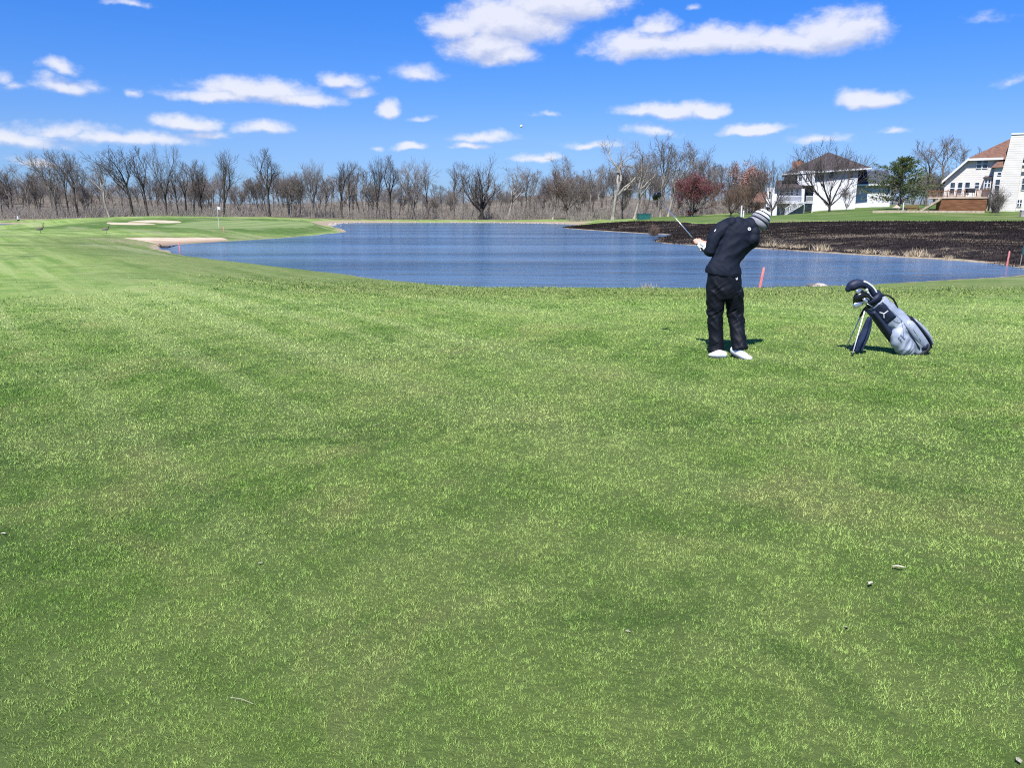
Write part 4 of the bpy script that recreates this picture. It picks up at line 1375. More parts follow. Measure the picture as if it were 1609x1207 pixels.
slab(bm, [(pl.u(1539), -1.0, pl.v(279.5)), (pl.u(1553.5), -1.0, pl.v(279.5)), (pl.u(1551.5), -.03, pl.v(276.5)), (pl.u(1541), -.03, pl.v(276.5))], .12)
bmobj('bay_roof', bm, shingle_dark, H2)
# brown deck
bm = bmesh.new(); pl.box(bm, 1456, 1550, 311.6, 309, -4.6, -.05); dk = bmobj('deck', bm, deck_pale, H2)
bm = bmesh.new()
n_b = 46
for k in range(n_b):
    a = 1470 + (1549 - 1470) * k / n_b
    b2 = 1470 + (1549 - 1470) * (k + .86) / n_b
    pl.box(bm, a, b2, 340, 311.7, -4.5, -4.42)
add_box(bm, pl.u(1470, -4.4), pl.u(1549, -4.4), -4.41, -4.35, pl.v(340, -4.4), pl.v(311.8, -4.4))
bmobj('skirting', bm, deck_brown, dk)
for a in (1458, 1466, 1486, 1500, 1513.5, 1531, 1540, 1548.5):
    bm = bmesh.new(); pl.box(bm, a - .7, a + .7, 308.9, 296.8, -4.55, -4.42); bmobj('post', bm, deck_brown, dk)
railing(pl, 1458, 1513, 308.9, 298.5, -4.3, dk, deck_brown, 24)
railing(pl, 1531, 1549, 308.9, 298.5, -4.3, dk, deck_brown, 10)
bm = bmesh.new()
ua, va, ub, vb = pl.u(1476, -5.6), pl.v(311, -5.6), pl.u(1447, -5.6), pl.v(330, -5.6)
for k in range(9):
    t = (k + .5) / 9
    x, z = ua + (ub - ua) * t, va + (vb - va) * t
    add_box(bm, x - .17, x + .17, -6.0, -4.65, z - .05, z)
for yy in (-6.05, -4.62):
    slab(bm, [(ua, yy - .05, va), (ub, yy - .05, vb), (ub, yy + .05, vb), (ua, yy + .05, va)], .3)
bmobj('stairs', bm, deck_pale, dk)

# things on and around that deck
g = pl.world(pl.u(1521, -3), -3.0, pl.v(309, -3) + .02)
gr = thing('grill', 'black barbecue grill standing on the brown wooden deck', 'grill', g)
bm = bmesh.new(); add_box(bm, -.55, .55, -.28, .28, .55, .85); bmobj('firebox', bm, metal_dark, gr)
bm = bmesh.new(); add_tube(bm, [(-.55, 0, .86), (.55, 0, .86)], (.29, .29), 14); bmobj('lid', bm, metal_dark, gr)
for x in (-.48, .48):
    for y in (-.22, .22):
        bm = bmesh.new(); add_tube(bm, [(x, y, 0), (x, y, .55)], .03, 6); bmobj('leg', bm, metal_dark, gr)
g = at(1408, 333, 107); g.z = tz(g.x, g.y)
um = thing('patio_umbrella', 'small pale patio umbrella on the lawn before the pine', 'umbrella', g)
bm = bmesh.new(); add_tube(bm, [(0, 0, -.05), (0, 0, .95)], .03, 8); bmobj('pole', bm, trim_white, um)
bm = bmesh.new(); add_tube(bm, [(0, 0, .55), (0, 0, .72), (0, 0, .98)], [.62, .36, .02], 10); bmobj('canopy', bm, deck_pale, um)
g = at(1434, 331, 108); g.z = tz(g.x, g.y)
bn = thing('garden_bench', 'long reddish brown garden bench beside the deck stairs', 'bench', g)
bm = bmesh.new(); add_box(bm, -.9, .9, -.2, .25, .36, .43); bmobj('seat', bm, deck_brown, bn)
bm = bmesh.new()
for z in (.5, .64, .78):
    add_box(bm, -.9, .9, .2, .25, z, z + .1)
bmobj('backrest', bm, deck_brown, bn)
for x in (-.8, .8):
    bm = bmesh.new(); add_box(bm, x - .04, x + .04, -.18, .22, -.05, .36); bmobj('leg', bm, deck_brown, bn)

def ground_strip(px0, px1, y, h, t, mat, name, label, cat):
    a, b2 = ground(px0, y), ground(px1, y)
    bm = bmesh.new()
    n = 12
    for k in range(n):
        x0, x1 = a.x + (b2.x - a.x) * k / n, a.x + (b2.x - a.x) * (k + 1) / n
        z = tz((x0 + x1) / 2, y)
        add_box(bm, x0, x1 - .03, y - t, y + t, z - .4, z + h + .01 * (k % 2))
    o = bmobj(name, bm, mat)
    tag(o, label, cat)
    return o
ground_strip(1370, 1546, 106, .28, .15, deck_pale, 'garden_edging', 'low timber edging between the lawn and the bed below the brown deck', 'edging')

g = ground(1606, 97)
ub_ = thing('utility_box', 'pale grey utility box on the lawn at the right edge of the photo', 'utility box', g)
bm = bmesh.new(); add_box(bm, -.25, .25, -.2, .2, -.1, .75); bmobj('cabinet', bm, stone_m, ub_)
bm = bmesh.new(); add_box(bm, -.28, .28, -.23, .23, .752, .82); bmobj('lid', bm, trim_white, ub_)

# far pink house between the trees
pl = Plot(1189, 332, 172)
H3 = thing('house', 'low pinkish house half hidden behind the bare trees left of the white house', 'house', pl.o, pl.rz)
bm = bmesh.new(); pl.box(bm, 1172, 1210, 345, 316, 0, 8); bmobj('wall', bm, siding_tan, H3)
bm = bmesh.new()
slab(bm, [(pl.u(1169), -.7, pl.v(317)), (pl.u(1213), -.7, pl.v(317)), (pl.u(1209), 4, pl.v(300)), (pl.u(1173), 4, pl.v(300))], .2)
slab(bm, [(pl.u(1173), 4.02, pl.v(300)), (pl.u(1209), 4.02, pl.v(300)), (pl.u(1213), 8.7, pl.v(317)), (pl.u(1169), 8.7, pl.v(317))], .2)
bmobj('roof', bm, shingle_brown, H3)
for a in (1178, 1186, 1196):
    window(pl, a, a + 5, 319.5, 327, 0, H3)

# green bin, fence, posts on the far lawn
g = ground(1011.5, 140)
gb = thing('storage_bin', 'dark green storage bin at the edge of the wood beyond the burnt ground', 'bin', g)
bm = bmesh.new()
add_poly_prism(bm, [(-1.05, -.1), (1.05, -.1), (1.12, .86), (-1.12, .86)], -.6, .6)
bmobj('body', bm, green_paint, gb)
bm = bmesh.new(); add_poly_prism(bm, [(-1.18, .865), (1.18, .865), (1.16, .97), (-1.16, .97)], -.66, .66); bmobj('lid', bm, green_paint, gb)
fn = thing('wire_fence', 'thin wire fence along the lawn behind the red budding tree', 'fence', ground(1024, 150))
o0 = fn.location
posts = [ground(px_, 150 + (px_ - 1024) * .02) - o0 for px_ in (1024, 1045, 1064, 1084, 1104, 1123, 1140, 1160, 1182)]
for p in posts:
    bm = bmesh.new(); add_tube(bm, [p + Vector((0, 0, -.2)), p + Vector((0, 0, 1.25))], .035, 6); bmobj('post', bm, bark_mid, fn)
bm = bmesh.new()
for hz in (.15, .5, .85, 1.2):
    for p, q in zip(posts[:-1], posts[1:]):
        add_tube(bm, [p + Vector((0, -.03, hz)), q + Vector((0, -.03, hz))], .012, 4)
bmobj('wire', bm, bark_pale, fn)

def post(px, y, h, r, mat, name, label, cat, top=None, lean=(0, 0), group=None):
    g = ground(px, y)
    root = thing(name, label, cat, g, 0, group)
    bm = bmesh.new()
    add_tube(bm, [(0, 0, -.15), (lean[0] * h * .5, lean[1] * h * .5, h * .5), (lean[0] * h, lean[1] * h, h)], [(r, r)] * 3, 8)
    bmobj('shaft', bm, mat, root)
    if top:
        top(root, h)
    return root
def cap_top(mat, r):
    def f(root, h):
        bm = bmesh.new(); add_tube(bm, [(0, 0, h), (0, 0, h + .07)], [r * 1.25, r * .7], 8); bmobj('cap', bm, mat, root)
    return f
def base_of(mat, r):
    def f(root, h):
        bm = bmesh.new(); add_tube(bm, [(0, 0, 0), (0, 0, .28)], [r * 1.6, r * 1.45], 8); bmobj('base', bm, mat, root)
    return f
post(1164.5, 128, 1.75, .11, trim_white, 'marker_post', 'taller white post on the lawn just left of the golfer', 'post', cap_top(trim_white, .11))
post(1168, 128, .95, .12, trim_white, 'marker_post', 'shorter white post beside the taller one left of the golfer', 'post', cap_top(trim_white, .12))
post(1418.5, 106.8, 1.2, .07, trim_white, 'marker_post', 'white post between the patio umbrella and the deck stairs', 'post', cap_top(trim_white, .07))
post(29, 168, 1.0, .16, trim_white, 'marker_post', 'white post with a dark foot before the wood at far left', 'post', base_of(metal_dark, .16))
stake_red, nt, b = new_mat('red_stake_paint', 0.6, 0.3)
nt.l(nt.mix(nt.mapr(nt.noise(nt.obj(), 6, 4, .6), .35, .65), (0.62, 0.16, 0.16), (0.72, 0.28, 0.26)), b.inputs['Base Color'])
ST = 'red hazard stakes around the pond'
def stake(px, y, h, lean, label):
    g = ground(px, y)
    root = thing('hazard_stake', label, 'stake', g, 0, ST)
    bm = bmesh.new()
    L = Vector((lean, 0, 1))
    add_tube(bm, [L * -.1, L * h * .5, L * (h - .03)], [(.036, .022)] * 3, 8, ref=(0, 1, 0), pw=.6)
    bmobj('shaft', bm, stake_red, root)
    bm = bmesh.new()
    add_tube(bm, [L * (h - .028), L * (h + .03)], [(.037, .023), (.012, .008)], 8, ref=(0, 1, 0), pw=.6)
    bmobj('tip', bm, stake_red, root)
stake(1194, 21.6, .52, .14, 'pale red stake leaning right at the water edge beside the golfer')
stake(283, 45.5, .62, .0, 'red stake in the grass beside the sandy beach at the left end of the pond')
stake(1582, 33.5, .60, .06, 'red stake on the bank by the green sign at the right edge')
stake(352, 76, .50, .0, 'thin red stake on the bank right behind the sandy beach')
g = ground(1601, 31.5)
sg = thing('sign', 'green sign on a thin post cut by the right edge of the photo', 'sign', g)
bm = bmesh.new(); add_tube(bm, [(0, 0, -.15), (.06, 0, .85)], .018, 8); bmobj('post', bm, bark_pale, sg)
bm = bmesh.new(); add_box(bm, .03, .42, -.045, -.02, .62, .98); bmobj('panel', bm, green_paint, sg)

# flagstick on the green
g = ground(344, 85)
FL = .72
fs_ = thing('flagstick', 'white flagstick with a white flag standing on the putting green', 'flagstick', g)
bm = bmesh.new(); add_tube(bm, [(0, 0, -.1), (0, 0, 2.25)], .022, 8); bmobj('pole', bm, trim_white, fs_)
bm = bmesh.new()
nx, nz = 8, 5
gv = [[(bm.verts.new((.02 + .30 * i / nx, .05 * math.sin(i * .9) * i / nx, 2.22 - .30 * j / nz - .06 * (i / nx) ** 2)), bm.verts.new((.02 + .30 * i / nx, .012 + .05 * math.sin(i * .9) * i / nx, 2.22 - .30 * j / nz - .06 * (i / nx) ** 2))) for j in range(nz + 1)] for i in range(nx + 1)]
for i in range(nx):
    for j in range(nz):
        bm.faces.new((gv[i][j][0], gv[i + 1][j][0], gv[i + 1][j + 1][0], gv[i][j + 1][0]))
        bm.faces.new((gv[i][j][1], gv[i][j + 1][1], gv[i + 1][j + 1][1], gv[i + 1][j][1]))
bmobj('flag', bm, trim_white, fs_)

# ------------------------------------------------------------------ pine
needle_m = speckled('pine_needles', (0.036, 0.070, 0.020), (0.205, 0.245, 0.090), 0.9, 0.7, 0.2, rnd=.1)
g = ground(1412, 118)
pine = thing('pine_tree', 'dense dark green pine between the two houses', 'pine tree', g)
D_ = 118 * cp
Hp = at(1412, 249, 118).z - g.z
rnd = random.Random(3)
segs = [(Vector((0, 0, -.3)), Vector((.1, 0, Hp * .5)), .19, .13), (Vector((.1, 0, Hp * .5)), Vector((.3, 0, Hp * .96)), .13, .02)]
tips = []
for k in range(150):
    t = rnd.uniform(.09, .97)
    z = Hp * t
    prof = max(.08, 1.03 - t) ** .8 * (0.8 if t < .2 else 1.0) * (.78 + .3 * math.sin(k * 1.7))
    L = 8.6 * prof * rnd.uniform(.6, 1.08)
    a = rnd.uniform(0, 6.28)
    p0 = Vector((.1 + .2 * t, 0, z))
    p1 = p0 + Vector((math.cos(a) * L, math.sin(a) * L, L * rnd.uniform(.05, .42)))
    segs.append((p0, p1, .045, .012))
    for j in range(19):
        q = p0.lerp(p1, rnd.uniform(.34, 1.04)) + Vector((rnd.gauss(0, .2), rnd.gauss(0, .2), rnd.gauss(0.06, .14)))
        tips.append((q, (p1 - p0).normalized()))
tr = segs_mesh('trunk', segs, 6); tr.materials.append(bark_mid); o = link('trunk', tr, None, pine)
V, nn = [], 0
for q, dr in tips:
    for j in range(7):
        dv = (dr * .8 + Vector((rnd.gauss(0, .6), rnd.gauss(0, .6), rnd.gauss(.45, .5)))).normalized()
        u, v = frame_of(dv)
        w_ = (u * rnd.uniform(-1, 1) + v * rnd.uniform(-1, 1)).normalized() * .035
        L = rnd.uniform(.2, .4)
        V += [q - w_, q + w_, q + dv * L]
V = np.array([x[:] for x in V])
o = link('crown', mesh_np('crown', V, np.arange(len(V)).reshape(-1, 3)), needle_m, pine)

# grey bush before the chimney and low bushes
def bush(px, y, w_, h, m, label, name='bush', stems=220):
    g = ground(px, y)
    rg = np.random.default_rng(int(px))
    segs = []
    for _ in range(stems):
        a, tl = rg.uniform(0, 6.28), abs(rg.normal(0, .5))
        d0 = np.array([math.cos(a) * math.sin(tl) * w_ / h, math.sin(a) * math.sin(tl) * w_ / h, math.cos(tl)])
        p = np.array([rg.normal(0, .12), rg.normal(0, .12), -.05])
        L = h * rg.uniform(.6, 1.05)
        for k in range(3):
            q = p + d0 * L / 3
            segs.append((p, q, .018 - k * .005, .013 - k * .004))
            for _k in range(2):
                dv = d0 + rg.normal(0, .5, 3)
                segs.append((q, q + dv * L * .22, .009, .005))
            d0 = d0 + rg.normal(0, .14, 3)
            p = q
    root = thing(name, label, 'bush', g)
    link('stems', segs_mesh('stems', segs, 3), m, root)
    return root
bush(1563, 106, 1.3, 2.6, twig_grey, 'grey bare bush in front of the tall siding chimney', stems=420)
bush(1190, 150, 1.6, 2.0, twig_brown, 'rounded bare bush below the low pinkish house', stems=260)
bush(1028, 78, .5, 1.0, twig_brown, 'reddish brown dead bush on the burnt point by the water', stems=240)

# ------------------------------------------------------------------ golfer
def fabric(name, c1, c2, scale=9.0, rough=0.55, spec=0.35, fold=0.5):
    m, nt, b = new_mat(name, rough, spec)
    v = nt.obj()
    n = nt.noise(v, scale, 4, 0.6, 0.3)
    nt.l(nt.mix(nt.mapr(n, 0.3, 0.7), c1, c2), b.inputs['Base Color'])
    bump(nt, b, nt.noise(v, 260, 2, .5), 0.15, 0.002)
    return m
skin_m, nt, b = new_mat('skin', 0.55, 0.3)
nt.l(nt.mix(nt.mapr(nt.noise(nt.obj(), 14, 4, .6), .35, .65), (0.56, 0.27, 0.20), (0.68, 0.36, 0.28)), b.inputs['Base Color'])
b.inputs['Subsurface Weight'].default_value = 0.08
b.inputs['Subsurface Radius'].default_value = (0.01, 0.004, 0.002)
jacket_m = fabric('jacket_fabric', (0.006, 0.009, 0.018), (0.011, 0.015, 0.028), 7, 0.72, 0.18)
trouser_m = fabric('trouser_fabric', (0.004, 0.005, 0.008), (0.007, 0.009, 0.015), 7, 0.6, 0.2)
white_cloth = fabric('white_leather', (0.70, 0.70, 0.71), (0.80, 0.80, 0.80), 20, 0.5, 0.4)
sole_m = speckled('shoe_sole', (0.03, 0.03, 0.035), (0.07, 0.07, 0.075), 30, 0.7, 0.3)
knit_grey = fabric('grey_knit', (0.20, 0.20, 0.215), (0.30, 0.30, 0.32), 60, 0.9, 0.1)
knit_navy = fabric('navy_knit', (0.010, 0.014, 0.028), (0.022, 0.028, 0.050), 60, 0.9, 0.1)
knit_white = fabric('white_knit', (0.66, 0.67, 0.68), (0.78, 0.78, 0.78), 60, 0.9, 0.1)
steel_m = speckled('steel_shaft', (0.60, 0.60, 0.62), (0.78, 0.78, 0.80), 30, 0.25, 0.5, metal=0.9)
black_gloss = speckled('black_gloss', (0.006, 0.006, 0.007), (0.014, 0.014, 0.016), 20, 0.22, 0.5)
rubber_m = speckled('grip_rubber', (0.012, 0.012, 0.013), (0.03, 0.03, 0.03), 40, 0.8, 0.2)

GO = ground(1139, 8.75)                    # where the golfer stands
def G(px, py, y):
    return at(px, py, y) - GO
person = None

shaft_a, shaft_b = G(1108, 396, 8.98), G(1033, 310, 9.66)
sdv = (shaft_b - shaft_a).normalized()
su, sv = frame_of(sdv)

def hand(bm, c, wrist, roll, grow_=0.0, flip=1):
    """fingers closed round the grip at c, thumb along the shaft, palm towards the wrist"""
    toW = (wrist - c)
    toW = (toW - sdv * toW.dot(sdv)).normalized()
    side = sdv.cross(toW).normalized() * flip
    palm = c + toW * .034
    add_tube(bm, [palm - sdv * .040, palm - sdv * .012, palm + sdv * .014, palm + sdv * .038],
             [(.026 + grow_, .015 + grow_), (.033 + grow_, .019 + grow_), (.033 + grow_, .019 + grow_), (.025 + grow_, .015 + grow_)], 12, ref=side)
    for k, (off, ln, rr) in enumerate(((.034, 1.0, .0088), (.012, 1.1, .0092), (-.011, 1.03, .0088), (-.033, .85, .0076))):
        pts = []
        for j in range(9):
            a = math.radians(-20 + 262 * ln * j / 8)
            d_ = toW * math.cos(a) + side * math.sin(a)
            pts.append(c + sdv * (off + .0015 * j) + d_ * (.0235 + (.006 if j in (2, 5) else 0)))
        add_tube(bm, pts, [rr + grow_ + (.0012 if j in (2, 5) else 0) - .0004 * j for j in range(9)], 8)
        add_ball(bm, pts[-1], rr * .9 + grow_, 8, 6)
    th = [palm - sdv * .02 - side * .020, palm + sdv * .018 - side * .030, c + sdv * .048 - side * .022 + toW * .012, c + sdv * .070 - side * .010 + toW * .012]
    add_tube(bm, th, [.0135 + grow_, .0125 + grow_, .0108 + grow_, .0085 + grow_], 8)
    add_ball(bm, th[-1], .0086 + grow_, 8, 6)
    # heel of the hand to the wrist
    add_tube(bm, [palm, palm.lerp(wrist, .5), wrist], [(.030 + grow_, .020 + grow_), (.029 + grow_, .021 + grow_), (.027 + grow_, .023 + grow_)], 12, ref=sdv)

gl_c = shaft_a + sdv * .075
ba_c = shaft_a + sdv * .165
l_el, l_wr = G(1117, 393, 8.79), gl_c + Vector((.055, -.062, -.035))
r_el, r_wr = G(1150, 396, 9.02), ba_c + Vector((.075, -.02, .0))
l_sh, r_sh = G(1143, 356, 8.84), G(1182, 379, 8.74)
neck = G(1174, 359, 8.80)
ax = Vector((.56, .10, .82)).normalized()          # crown direction of the tilted head
brim = G(1188, 354.5, 8.82)
head = brim - ax * .02
look = (Vector((.35, .90, -.35)) - ax * Vector((.35, .90, -.35)).dot(ax)).normalized()
earv = ax.cross(look).normalized()

bm = bmesh.new()
# torso, neck and head
add_tube(bm, *dense([G(1137, 452, 8.75), G(1138, 432, 8.76), G(1145, 404, 8.78), G(1158, 377, 8.80), G(1168, 364, 8.80), neck], [(.11, .08), (.12, .085), (.11, .085), (.13, .09), (.12, .08), (.06, .06)]), 16, ref=(0, 1, 0))
add_tube(bm, [neck, neck.lerp(head, .5), head - ax * .03], [.062, .058, .06], 12)
M = Matrix((earv, look, ax)).transposed()
add_ball(bm, head + ax * .035, (.076, .094, .105), 18, 12, M)
add_ball(bm, head - ax * .055 + look * .035, (.056, .062, .062), 14, 10, M)          # jaw
add_tube(bm, [head + ax * .02 + look * .085, head - ax * .008 + look * .108, head - ax * .022 + look * .098], [.010, .014, .013], 8)     # nose
for s in (-1, 1):
    add_ball(bm, head + ax * .018 + look * .082 + earv * .031 * s, (.014, .010, .010), 8, 6, M)      # eyes
    add_ball(bm, head - ax * .005 + earv * .078 * s - look * .005, (.010, .020, .032), 8, 6, M)      # ears
add_ball(bm, head - ax * .052 + look * .094, (.024, .008, .006), 8, 6, M)                     # lips
add_ball(bm, head - ax * .064 + look * .092, (.021, .008, .006), 8, 6, M)
# arms
add_tube(bm, *dense([l_sh, l_sh.lerp(l_el, .5), l_el], [.055, .048, .042]), 12)
add_tube(bm, *dense([l_el, l_el.lerp(l_wr, .45), l_wr], [.043, .039, .027]), 12)
add_tube(bm, *dense([r_sh, r_sh.lerp(r_el, .5) + Vector((0, .03, 0)), r_el], [.055, .048, .042]), 12)
add_tube(bm, *dense([r_el, r_el.lerp(r_wr, .45), r_wr], [.043, .039, .027]), 12)
hand(bm, gl_c, l_wr, 0)
hand(bm, ba_c, r_wr, 0, 0.0, -1)
# legs
LEG_L = [G(1124, 446, 8.75), G(1123, 470, 8.76), G(1122.5, 497, 8.77), G(1125, 525, 8.76), G(1126.5, 552, 8.73)]
LEG_R = [G(1152, 446, 8.74), G(1155, 470, 8.79), G(1157, 494, 8.82), G(1159, 520, 8.75), G(1161.5, 546, 8.66)]
for lg in (LEG_L, LEG_R):
    add_tube(bm, *dense(lg, [.078, .070, .052, .050, .036]), 14)
add_tube(bm, [LEG_L[-1], G(1127, 556.5, 8.74), G(1122, 558, 8.80)], [.034, .030, .012], 10)
add_tube(bm, [LEG_R[-1], G(1161, 553, 8.64), G(1170, 560, 8.59)], [.034, .028, .012], 10)
person = remeshed('person', bm, .0065, 2, skin_m)
person.location = GO
tag(person, 'golfer seen from behind finishing a swing, dark jacket, black trousers, striped knit hat', 'person')

def folds(seed, amp, sc1, st):
    def f(co, n):
        q = Vector((co.x * st[0], co.y * st[1], co.z * st[2]))
        a = mnoise.noise(q * sc1 + Vector((seed, 0, 0)))
        b_ = mnoise.noise(q * sc1 * 2.3 + Vector((0, seed, 3)))
        return amp * ((1 - abs(a) * 2.2) * .75 + b_ * .5)
    return f

# jacket: one garment with both sleeves and a stand-up collar
bm = bmesh.new()
add_tube(bm, *dense([G(1135.5, 433, 8.76), G(1137.5, 424, 8.76), G(1141.5, 408, 8.77), G(1150, 391, 8.785), G(1159, 376, 8.80), G(1167, 365, 8.80), G(1173.5, 357.5, 8.80)],
                    [(.203, .135), (.198, .137), (.152, .126), (.166, .130), (.196, .132), (.195, .125), (.115, .092)], 5), 26, ref=(0, 1, 0))
add_ball(bm, G(1149, 352.5, 8.80), (.080, .085, .080), 16, 12)
add_ball(bm, G(1160, 351, 8.80), (.085, .08, .070), 16, 12)
add_ball(bm, G(1182, 377, 8.76), (.085, .095, .090), 16, 12)
add_ball(bm, G(1184, 366, 8.77), (.062, .085, .075), 16, 12)
add_tube(bm, *dense([G(1148, 353, 8.82), G(1134, 361, 8.81), G(1122, 376, 8.79), l_el + Vector((-.005, -.01, 0))], [.082, .086, .074, .066]), 18)
add_tube(bm, *dense([l_el + Vector((-.005, -.01, 0)), l_el.lerp(l_wr, .45), l_el.lerp(l_wr, .86)], [.066, .060, .050]), 16)
add_ball(bm, l_el + Vector((-.004, -.008, 0)), .066, 14, 10)
add_tube(bm, *dense([r_sh, r_sh.lerp(r_el, .5) + Vector((0, .05, 0)), r_el], [.082, .076, .066]), 18)
add_tube(bm, *dense([r_el, r_el.lerp(r_wr, .5), r_el.lerp(r_wr, .9)], [.066, .058, .044]), 16)
add_tube(bm, *dense([G(1172, 359, 8.80), G(1177.5, 355, 8.805), G(1183.5, 351.5, 8.815)], [(.118, .100), (.098, .092), (.092, .090)]), 20, ref=(0, 1, 0))
def jack_fold(co, n):
    # long drapes running from the left hip up to the right shoulder, finer creases at the waist
    t = co.x * 5.5 + co.z * 7.5 + mnoise.noise(co * 4.0) * 1.4
    a = math.sin(t * 2.2) * .0050 * (0.3 + mnoise.noise(co * 3.3 + Vector((2, 1, 0))))
    b_ = (1 - abs(mnoise.noise(Vector((co.x * 5 + co.z * 3, co.y * 5, co.z * 8 - co.x * 6)))) * 3) * .0065
    c_ = (1 - abs(mnoise.noise(Vector((co.x * 9, co.y * 9, co.z * 18 + co.x * 12)))) * 3) * .0018
    return a + b_ + c_
jk = remeshed('jacket', bm, .009, 3, jacket_m, person, jack_fold)
# trousers
bm = bmesh.new()
add_tube(bm, *dense([G(1136.5, 428, 8.76), G(1137, 440, 8.755), G(1137.5, 455, 8.755), G(1138, 468, 8.76)], [(.176, .122), (.190, .135), (.190, .135), (.165, .115)], 4), 22, ref=(0, 1, 0))
L2 = [G(1125, 455, 8.75), G(1124, 474, 8.76), G(1123.5, 497, 8.77), G(1125, 525, 8.755), G(1126, 545, 8.735), G(1126, 554.5, 8.725)]
R2 = [G(1152, 455, 8.745), G(1154, 474, 8.78), G(1155.5, 493, 8.80), G(1159, 520, 8.745), G(1162, 541, 8.675), G(1163.5, 549.5, 8.65)]
add_tube(bm, *dense(L2, [.106, .098, .086, .080, .080, .086], 5), 20)
add_tube(bm, *dense(R2, [.108, .100, .094, .084, .078, .080], 5), 20)
def tr_fold(co, n):
    z = co.z
    a = (1 - abs(mnoise.noise(Vector((co.x * 6, co.y * 6, z * 8 + co.x * 9)))) * 3) * .0085
    kz = math.exp(-((z - .47) / .12) ** 2) + .8 * math.exp(-((z - .09) / .09) ** 2) + .5 * math.exp(-((z - .75) / .1) ** 2)
    b_ = (1 - abs(mnoise.noise(Vector((co.x * 8, co.y * 8, z * 19 - co.x * 14)))) * 3) * .0085 * kz
    return a + b_
remeshed('trousers', bm, .009, 3, trouser_m, person, tr_fold)
# shoes
def shoe(pts, rad, up, name='shoe'):
    bm = bmesh.new()
    P, R = dense(pts, rad, 4)
    add_tube(bm, P, R, 16, ref=up)
    add_ball(bm, pts[0], (rad[0][0], rad[0][0], rad[0][1]), 12, 8)
    add_ball(bm, pts[-1], (rad[-1][0], rad[-1][0], rad[-1][1]), 12, 8)
    s = remeshed(name, bm, .006, 2, white_cloth, person)
    bm = bmesh.new()
    upv = Vector(up)
    n = len(P)
    add_tube(bm, [p - upv * (R[i][1] * .86) for i, p in enumerate(P)], [(R[i][0] * 1.04, .011) for i in range(n)], 14, ref=up, pw=.7)
    bmobj('sole', bm, sole_m, s, True)
shoe([G(1137.5, 557.4, 8.655), G(1130, 556.4, 8.65), G(1122.5, 557, 8.66), G(1118, 557.8, 8.68)], [(.038, .040), (.043, .048), (.047, .036), (.036, .024)], (0.0, -.05, 1))
shoe([G(1152.5, 550, 8.70), G(1159, 553.2, 8.655), G(1170, 560, 8.59), G(1176, 563, 8.56)], [(.040, .044), (.045, .050), (.050, .042), (.046, .032)], (.42, -.22, .88))
# knit hat with bands and a pompon
bm = bmesh.new()
prof = [(-.012, .094), (.0, .106), (.045, .110), (.046, .108), (.060, .108), (.061, .110), (.094, .107), (.095, .105), (.109, .101), (.110, .102), (.139, .089), (.140, .087), (.153, .079), (.154, .080), (.178, .058), (.192, .036), (.199, .0)]
band = [0, 0, 0, 1, 1, 0, 0, 1, 1, 2, 2, 1, 1, 2, 2, 1]
hx, hy = earv, look
rings = []
NS = 48
for t, r_ in prof:
    ring_ = []
    for k in range(NS):
        a = 2 * PI * k / NS
        rr_ = max(r_, .001) * (1 + .012 * (k % 2))
        ring_.append(bm.verts.new(brim - GO * 0 + ax * t + hx * math.cos(a) * rr_ * .97 + hy * math.sin(a) * rr_ * 1.06))
    rings.append(ring_)
for i in range(len(prof) - 1):
    for k in range(NS):
        f = bm.faces.new((rings[i][k], rings[i][(k + 1) % NS], rings[i + 1][(k + 1) % NS], rings[i + 1][k]))
        f.material_index = band[i]
hat = bmobj('knit_hat', bm, None, person, True)
for m in (knit_grey, knit_navy, knit_white):
    hat.data.materials.append(m)
rnd = random.Random(2)
bm = bmesh.new()
pc = brim + ax * .215
for k in range(420):
    d_ = Vector((rnd.gauss(0, 1), rnd.gauss(0, 1), rnd.gauss(0, 1))).normalized()
    u, v = frame_of(d_)
    L = rnd.uniform(.026, .038)
    vs3 = [bm.verts.new(pc + u * .003), bm.verts.new(pc - u * .003), bm.verts.new(pc + d_ * L - u * .0035), bm.verts.new(pc + d_ * L + u * .0035)]
    bm.faces.new(vs3).material_index = 0 if rnd.random() < .6 else 1
pp = bmobj('pompon', bm, None, hat)
pp.data.materials.append(knit_navy); pp.data.materials.append(knit_white)
# glove on the left hand
bm = bmesh.new()
hand(bm, gl_c, l_wr, 0, .0022)
remeshed('glove', bm, .005, 2, white_cloth, person)
# small white marks on jacket and trousers
dg = bpy.context.evaluated_depsgraph_get()
def mark(target, px, py, pts_list, mat, name, lift=.003):
    """flat embroidered logo or painted glint laid on the cloth where the camera-side ray meets it"""
    dg = bpy.context.evaluated_depsgraph_get()
    o = target
    org = Vector((0, 0, EYE)) - GO
    bm = bmesh.new()
    any_ = False
    for poly in pts_list:
        vs_ = []
        for dx, dy in poly:
            d_ = ray(px + dx, py + dy).normalized()
            ok, loc, nrm, idx = o.ray_cast(org, d_)
            if ok:
                vs_.append(bm.verts.new(loc + nrm * lift))
        if len(vs_) >= 3:
            bm.faces.new(vs_); any_ = True
    if any_:
        bmobj(name, bm, mat, target)
    else:
        bm.free()
def ringpoly(r0, r1, n=10, sq=1.0):
    out = []
    for k in range(n):
        a, b_ = 2 * PI * k / n, 2 * PI * (k + 1) / n
        out.append([(r0 * math.cos(a), r0 * sq * math.sin(a)), (r1 * math.cos(a), r1 * sq * math.sin(a)), (r1 * math.cos(b_), r1 * sq * math.sin(b_)), (r0 * math.cos(b_), r0 * sq * math.sin(b_))])
    return out
bpy.context.view_layer.update()
mark(jk, 1177.3, 359.6, ringpoly(1.1, 2.7, 8) , white_cloth, 'logo_or_glint')
